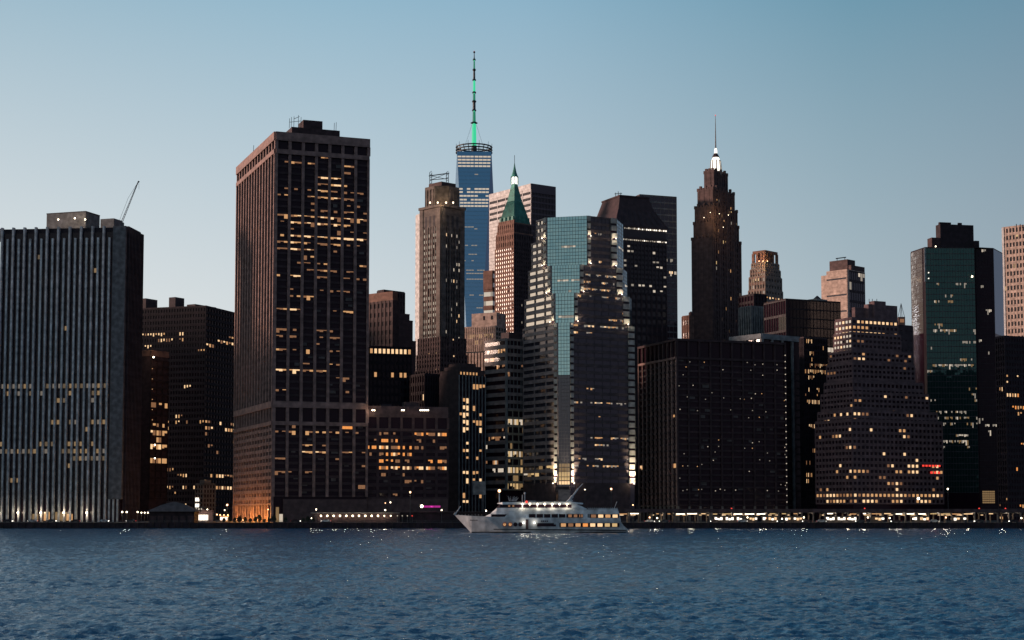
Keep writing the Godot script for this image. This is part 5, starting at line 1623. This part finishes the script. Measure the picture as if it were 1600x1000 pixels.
	block(b, "panel", Vector3(bb.x, (bb.y + bt.y) * 0.5, -815), Vector3(6.2, bt.y - bb.y, 0.3), M.concrete)
	for sx in [-2.0, 2.0]:
		block(b, "post", Vector3(bb.x + sx, (G + bb.y) * 0.5, -815.2), Vector3(0.35, bb.y - G, 0.35), M.steel)
	viaduct()
	# quay edge: railing and timber fenders
	var r := thing("quay_railing", "thin steel railing along the top of the quay wall", "railing", Vector3(0, G, -768.2))
	for k in 3:
		block(r, "rail", Vector3(-8, G + 0.45 + k * 0.35, -768.2), Vector3(520, 0.07, 0.07), M.steel)
	for i in 131:
		block(r, "post", Vector3(-268 + i * 4.0, G + 0.6, -768.2), Vector3(0.1, 1.2, 0.1), M.steel)
	var fe := thing("timber_fender", "row of dark timber piles standing against the quay wall", "fender", Vector3(0, -1.0, -766.7))
	rng.seed = 77
	for i in 150:
		var x := -262.0 + i * 3.45 + rng.randf() * 0.8
		turned(fe, "pile", Vector3(x, 0, -766.7), [[0.2, -1.5], [0.19, G - 0.4 + rng.randf() * 0.7]], M.bark, 6)
	for i in 9:
		var cx2: float = [22, 58, 84, 126, 168, 208, 466, 512, 596][i]
		var cp := at(cx2, 812, 800)
		car(cp.x, -790.0 - (i % 3) * 3.0, -1.0 if i % 2 else 1.0, ["parked car at the first wall lamp of the fin tower", "parked car between the first two fin tower lamps", "parked car before the third fin tower lamp", "parked car near the fourth fin tower lamp", "parked car at the fin tower corner columns", "parked car left of the dark shed", "parked car right of the lit lobby corner", "parked car below the start of the terrace row", "parked car at the right end of the terrace row"][i], [M.charcoal, M.hull_white, M.steel][i % 3])

func viaduct() -> void:
	var x0 := at(940, 800, 790).x
	var x1 := at(1700, 800, 790).x
	var b := thing("elevated_highway", "elevated highway deck on columns with rows of lights beneath", "viaduct", Vector3(x0, G, -792))
	var yd := at(1200, 797.5, 787).y
	block(b, "deck", Vector3((x0 + x1) * 0.5, yd - 0.5, -796), Vector3(x1 - x0, 1.0, 16), M.dark_stone)
	block(b, "parapet", Vector3((x0 + x1) * 0.5, yd + 0.35, -788.2), Vector3(x1 - x0, 0.7, 0.25), M.dark_stone)
	var n := int((x1 - x0) / 5.45)
	rng.seed = 400
	for i in n:
		var x := x0 + 2.0 + i * 5.45
		for z in [-789.5, -802.0]:
			block(b, "column", Vector3(x, (G + yd - 1.0) * 0.5, z), Vector3(0.6, yd - 1.0 - G, 0.6), M.tan_brick)
		block(b, "cross_beam", Vector3(x, yd - 1.25, -796), Vector3(0.5, 0.5, 15), M.concrete)
		if rng.randf() < 0.8:
			var w := rng.randf_range(1.0, 5.0)
			block(b, "light_strip", Vector3(x + 2.7, yd - 1.5 - rng.randf() * 0.25, -790.6), Vector3(w, 0.42, 0.3), [EM.lamp_strip, EM.lamp_strip, EM.bright, EM.mid, EM.gold][rng.randi() % 5])
			block(b, "light_strip", Vector3(x + rng.randf() * 3.0, yd - 2.2, -798.0), Vector3(w * 0.6, 0.3, 0.3), EM.bright)
		if i % 3 == 1:
			shine(Vector3(x + 2.7, yd - 2.4, -791.5), Color(1, 0.82, 0.6), 26.0, 0.6)
	# low lit market pavilions and cars under the deck
	var labels := ["glass pavilion under the highway nearest the yacht stern", "second glass pavilion from the yacht under the highway", "third glass pavilion from the yacht under the highway", "glass pavilion below the ziggurat corner", "brightest long pavilion below the ziggurat", "pavilion below the right half of the ziggurat", "pavilion between ziggurat and green tower", "pavilion below the green tower"]
	var px := [1138, 1175, 1205, 1240, 1315, 1372, 1440, 1500]
	var len_ := [13.0, 5.0, 8.0, 8.0, 14.0, 6.0, 7.0, 6.0]
	for i in 8:
		var c := at(px[i], 812, 781)
		var k := thing("glass_pavilion", labels[i], "pavilion", Vector3(c.x, G, -781), "pavilions under the highway")
		block(k, "roof", Vector3(c.x, G + 2.9, -782.5), Vector3(len_[i] + 0.6, 0.25, 4.0), M.steel)
		block(k, "back_wall", Vector3(c.x, G + 1.4, -784.2), Vector3(len_[i], 2.8, 0.2), M.tan_brick)
		var m := int(len_[i] / 1.25)
		for j in m:
			var lit = EM.white_bright if i in [0, 4] or j % 3 == 0 else EM.bright
			if (i * 3 + j) % 4 == 3:
				continue
			block(k, "lit_window", Vector3(c.x - len_[i] * 0.5 + (j + 0.5) * len_[i] / m, G + 1.9 - 0.3 * ((i + j) % 2), -781), Vector3(len_[i] / m - 0.25, 0.9 if j % 2 else 1.3, 0.1), lit)
		for j in 3:
			block(k, "post", Vector3(c.x - len_[i] * 0.5 + j * len_[i] * 0.5, G + 1.4, -780.8), Vector3(0.14, 2.8, 0.14), M.steel)
	var cl := ["car with headlights on, left end of the highway arcade", "second car from the yacht under the highway", "car before the brightest pavilion left end", "car just right of the first long pavilion", "car below the pale beam-frame block", "car below the left flank of the ziggurat", "car below the ziggurat corner", "car below the middle of the ziggurat", "car below the ziggurat right flank", "car below the gap beside the green tower", "car below the green tower front", "car nearest the right picture edge"]
	var cx := [1015, 1038, 1118, 1160, 1222, 1262, 1283, 1345, 1400, 1460, 1530, 1585]
	for i in 12:
		var c := at(cx[i], 812, 777.5)
		car(c.x, -777.5 - (i % 2) * 0.8, -1.0 if i % 3 else 1.0, cl[i], [M.hull_white, M.steel, M.charcoal][i % 3])
	var pl := ["leftmost promenade lamp under the highway", "second promenade lamp under the highway", "third promenade lamp under the highway", "fourth promenade lamp under the highway", "fifth promenade lamp under the highway", "sixth promenade lamp under the highway", "seventh promenade lamp under the highway", "eighth promenade lamp under the highway", "ninth promenade lamp under the highway", "tenth promenade lamp under the highway", "eleventh promenade lamp under the highway", "twelfth promenade lamp under the highway", "thirteenth promenade lamp under the highway", "rightmost promenade lamp under the highway"]
	for i in 14:
		var qx: float = [1015, 1027, 1120, 1168, 1196, 1222, 1256, 1292, 1325, 1356, 1390, 1427, 1478, 1596][i]
		lamp_post(qx, 808.5 + (i % 3), 775, pl[i], EM.lamp if i % 4 else EM.lamp_orange, 0.33, 9.0 if i % 2 == 0 else 0.0)
	for i in 4:
		var l: Vector3 = at([1143, 1351, 1530, 1571][i], 794.5, 800)
		var r := thing("road_beacon", ["red beacon above the highway before the dark grid", "red beacon above the highway before the ziggurat", "red beacon above the highway below the green tower", "red beacon above the highway near the picture edge"][i], "beacon", Vector3(l.x, yd, -800), "red beacons on the highway")
		turned(r, "post", Vector3(l.x, yd, -800), [[0.1, 0], [0.06, l.y - yd]], M.steel, 6)
		lamp(r, l, 0.34, EM.red, "beacon_light")

# ---------- yacht ----------
func boat() -> void:
	var d := 606.0
	var px := func(X: float, Y: float) -> Vector2:
		var w := at(690.0 + X / 5.161, 740.0 + Y / 5.161, d)
		return Vector2(w.x, w.y)
	var o := at(845, 832, d)
	var b := thing("yacht", "long white dinner yacht with three decks lying on the river", "boat", Vector3(o.x, 0, -d - 5.0))
	var zc := -d - 5.0
	# hull: sections from bow to stern (X, keel half beam, deck half beam)
	var secs := [[98, 331, 331, 0.05, 0.05], [150, 336, 388, 0.1, 1.3], [200, 339, 440, 0.15, 2.4], [240, 341, 486, 0.3, 3.2], [350, 346, 490, 1.6, 4.5], [520, 352, 490, 3.4, 5.3], [760, 356, 490, 4.6, 5.5], [1100, 360, 490, 4.8, 5.5], [1400, 372, 490, 4.7, 5.3], [1440, 380, 489, 4.6, 5.2], [1468, 420, 487, 4.5, 5.0], [1500, 447, 483, 4.4, 4.8]]
	var list := []
	for s in secs:
		var t: Vector2 = px.call(s[0], s[1])
		var k: Vector2 = px.call(s[0], s[2])
		list.append([Vector3(t.x, t.y, zc + s[4]), Vector3(k.x, k.y, zc + s[3]), Vector3(k.x, k.y, zc - s[3]), Vector3(t.x, t.y, zc - s[4])])
	rings(b, "hull", list, M.hull_white)
	# rubbing strake and boot top
	var pa: Vector2 = px.call(420, 449)
	var pb: Vector2 = px.call(1490, 457)
	bar(b, "rubbing_strake", Vector3(pa.x, pa.y, zc + 4.2), Vector3(px.call(620, 450).x, px.call(620, 450).y, zc + 5.35), 0.32, M.hull_black)
	bar(b, "rubbing_strake", Vector3(px.call(620, 450).x, px.call(620, 450).y, zc + 5.3), Vector3(pb.x, pb.y, zc + 5.3), 0.36, M.hull_black)
	bar(b, "boot_top", Vector3(px.call(240, 480).x, 0.12, zc + 0.9), Vector3(px.call(560, 480).x, 0.12, zc + 4.35), 0.5, M.hull_black)
	bar(b, "boot_top", Vector3(px.call(560, 480).x, 0.12, zc + 4.3), Vector3(px.call(1490, 478).x, 0.12, zc + 4.9), 0.5, M.hull_black)
	# superstructure as lofted solids
	var loft := func(called: String, st: Array, m: Material) -> MeshInstance3D:
		var l2 := []
		for s in st:
			var t: Vector2 = px.call(s[0], s[1])
			var k: Vector2 = px.call(s[0], s[2])
			l2.append([Vector3(t.x, t.y, zc + s[3] * 0.94), Vector3(k.x, k.y, zc + s[3]), Vector3(k.x, k.y, zc - s[3]), Vector3(t.x, t.y, zc - s[3] * 0.94)])
		return rings(b, called, l2, m)
	loft.call("main_cabin", [[345, 347, 352, 2.0], [395, 322, 352, 3.4], [440, 300, 354, 4.2], [540, 300, 356, 4.9], [700, 298, 360, 5.1], [1420, 284, 378, 5.1], [1436, 330, 384, 5.0], [1446, 380, 390, 4.9]], M.hull_white)
	loft.call("upper_deck", [[398, 318, 322, 2.2], [445, 276, 312, 3.6], [560, 276, 310, 4.5], [1080, 276, 310, 4.6], [1170, 279, 310, 4.6]], M.hull_white)
	loft.call("deck_cabin", [[446, 268, 280, 2.6], [470, 246, 280, 3.4], [1060, 246, 280, 4.0], [1085, 262, 280, 4.0]], M.black_glass)
	loft.call("sun_roof", [[448, 238, 243, 2.4], [490, 230, 249, 4.0], [1040, 226, 248, 4.6], [1142, 236, 247, 4.4]], M.hull_white)
	loft.call("roof_strut", [[1050, 246, 282, 4.62], [1085, 246, 282, 4.64], [1130, 262, 284, 4.6], [1165, 282, 300, 4.6]], M.hull_white)
	loft.call("stern_platform", [[1436, 425, 470, 4.5], [1495, 448, 470, 4.6]], M.hull_white)
	# glazing: each pane a part
	var pane := func(called: String, xa: float, xb: float, ya: float, yb2: float, z: float, m: Material) -> void:
		var p0: Vector2 = px.call(xa, yb2)
		var p1: Vector2 = px.call(xb, ya)
		block(b, called, Vector3((p0.x + p1.x) * 0.5, (p0.y + p1.y) * 0.5, zc + z), Vector3(p1.x - p0.x, p1.y - p0.y, 0.22), m)
	pane.call("window_band", 950, 1432, 398, 430, 5.42, M.black_glass)
	var em1 := ["mid", "dim", "mid", "amber", "bright", "bright", "gold", "gold"]
	for i in 8:
		pane.call("lit_window", 962 + i * 59.0, 1002 + i * 59.0, 401, 428, 5.5, EM[em1[i]])
	pane.call("dark_window", 768, 905, 399, 426, 5.44, M.black_glass)
	pane.call("dark_window", 905, 922, 410, 426, 5.44, M.black_glass)
	pane.call("window_band", 704, 1140, 326, 355, 5.08, M.black_glass)
	for i in 8:
		pane.call("window_post", 758 + i * 60.0, 766 + i * 60.0, 326, 355, 5.16, M.hull_white if i < 5 else M.hull_black)
	for i in 3:
		pane.call("lit_window", 1022 + i * 44.0, 1050 + i * 44.0, 329, 352, 5.14, EM.dim)
	pane.call("window_band", 1192, 1430, 327, 357, 5.06, M.black_glass)
	var em2 := ["dim", "bright", "mid", "bright"]
	for i in 4:
		pane.call("lit_window", 1205 + i * 58.0, 1245 + i * 58.0, 330, 355, 5.14, EM[em2[i]])
	pane.call("dark_window", 400, 528, 328, 348, 4.55, M.black_glass)
	for i in 7:
		var l: Vector2 = px.call(652 + i * 60.0, 246)
		lamp(b, Vector3(l.x, l.y, zc + 4.6), 0.36, EM.lamp, "deck_lamp")
		bar(b, "deck_stanchion", Vector3(l.x, l.y, zc + 4.3), Vector3(l.x, px.call(0, 280).y, zc + 4.3), 0.12, M.hull_white)
		if i % 2 == 0:
			shine(Vector3(l.x, l.y - 0.5, zc + 5.2), Color(1, 0.85, 0.62), 7.0)
	for k in [545, 578]:
		pane.call("red_light", k - 8, k + 8, 253, 268, 3.75, EM.dim)
	# portholes
	for k in [[508, "dim"], [553, "dim"], [595, ""], [636, ""]]:
		var c: Vector2 = px.call(k[0], 410)
		var ring := turned(b, "porthole_rim", b.position, [[0.78, 0], [0.78, 0.12]], M.orange_paint if k[1] else M.hull_black, 16)
		var zz: float = zc + (5.28 - (760 - k[0]) * 0.0006)
		ring.rotation.x = PI / 2
		ring.position = Vector3(c.x, c.y, zz) - b.position
		var mid := turned(b, "porthole_glass", b.position, [[0.5, 0], [0.5, 0.12]], EM.mid if k[1] else M.black_glass, 16)
		mid.rotation.x = PI / 2
		mid.position = Vector3(c.x, c.y, zz + 0.06) - b.position
		if k[1]:
			block(b, "porthole_bar", Vector3(c.x + 0.05, c.y + 0.18, zz + 0.2), Vector3(0.2, 0.55, 0.08), M.hull_black)
	pane.call("door", 678, 700, 370, 447, 5.4, M.dark_brown)
	for k in [[660, 397], [748, 397]]:
		var l: Vector2 = px.call(k[0], k[1])
		lamp(b, Vector3(l.x, l.y, zc + 5.6), 0.26, EM.lamp_white, "side_lamp")
		shine(Vector3(l.x, l.y, zc + 6.3), Color(1, 0.9, 0.75), 2.0)
	# small unreadable lettering: dark strokes on the bow, blue marks on the side
	for i in 8:
		pane.call("name_letter", 228 + i * 8.0, 233 + i * 8.0, 371 + (i % 3), 380, 3.25 + i * 0.055, M.hull_black)
	for i in 4:
		pane.call("side_mark", 802 + i * 15, 812 + i * 15, 378, 389, 5.42, M.navy_glass)
	# masts, rails, aerials
	var seg := func(called: String, xa: float, ya: float, xb: float, yb3: float, th: float, z: float) -> void:
		var p0: Vector2 = px.call(xa, ya)
		var p1: Vector2 = px.call(xb, yb3)
		bar(b, called, Vector3(p0.x, p0.y, zc + z), Vector3(p1.x, p1.y, zc + z), th, M.hull_white)
	seg.call("raked_mast", 1022, 232, 1060, 180, 0.9, 0.0)
	seg.call("raked_mast", 1060, 180, 1105, 120, 0.5, 0.0)
	seg.call("raked_mast", 1105, 120, 1142, 80, 0.25, 0.0)
	seg.call("mast_fin", 1020, 236, 1052, 206, 1.4, 0.1)
	seg.call("lamp_mast", 465, 236, 465, 145, 0.3, 0.0)
	seg.call("aerial_mast", 652, 230, 652, 170, 0.25, 0.0)
	seg.call("aerial_mast", 672, 230, 672, 160, 0.25, 0.0)
	seg.call("bow_staff", 105, 330, 150, 262, 0.3, 0.0)
	seg.call("bow_post", 98, 333, 112, 316, 0.7, 0.0)
	seg.call("stern_staff", 1398, 282, 1422, 225, 0.14, 0.0)
	var hl: Vector2 = px.call(465, 138)
	lamp(b, Vector3(hl.x, hl.y, zc), 0.55, EM.lamp_orange, "mast_light")
	hl = px.call(685, 228)
	lamp(b, Vector3(hl.x, hl.y, zc + 4.0), 0.5, EM.red, "side_light")
	hl = px.call(672, 158)
	lamp(b, Vector3(hl.x, hl.y, zc), 0.4, M.hull_white, "radar_dome")
	for i in 14:
		var a := px.call(545 + (i * 37) % 60, 222) as Vector2
		var e := px.call(535 + (i * 53) % 85, 178 + (i * 17) % 30) as Vector2
		bar(b, "aerial_rod", Vector3(a.x, a.y, zc + (i % 5) * 0.3), Vector3(e.x, e.y, zc + (i % 4) * 0.4), 0.09, M.hull_white)
	seg.call("radar_bar", 690, 222, 760, 221, 0.25, 1.0)
	for i in 14:
		seg.call("rail_post", 1180 + i * 18.0, 285, 1180 + i * 18.0, 272, 0.1, 5.0)
	seg.call("rail_top", 1178, 282, 1418, 283, 0.16, 5.05)
	for i in 8:
		seg.call("bow_rail_post", 135 + i * 27.0, 338, 135 + i * 27.0, 326, 0.09, 1.0 + i * 0.4)
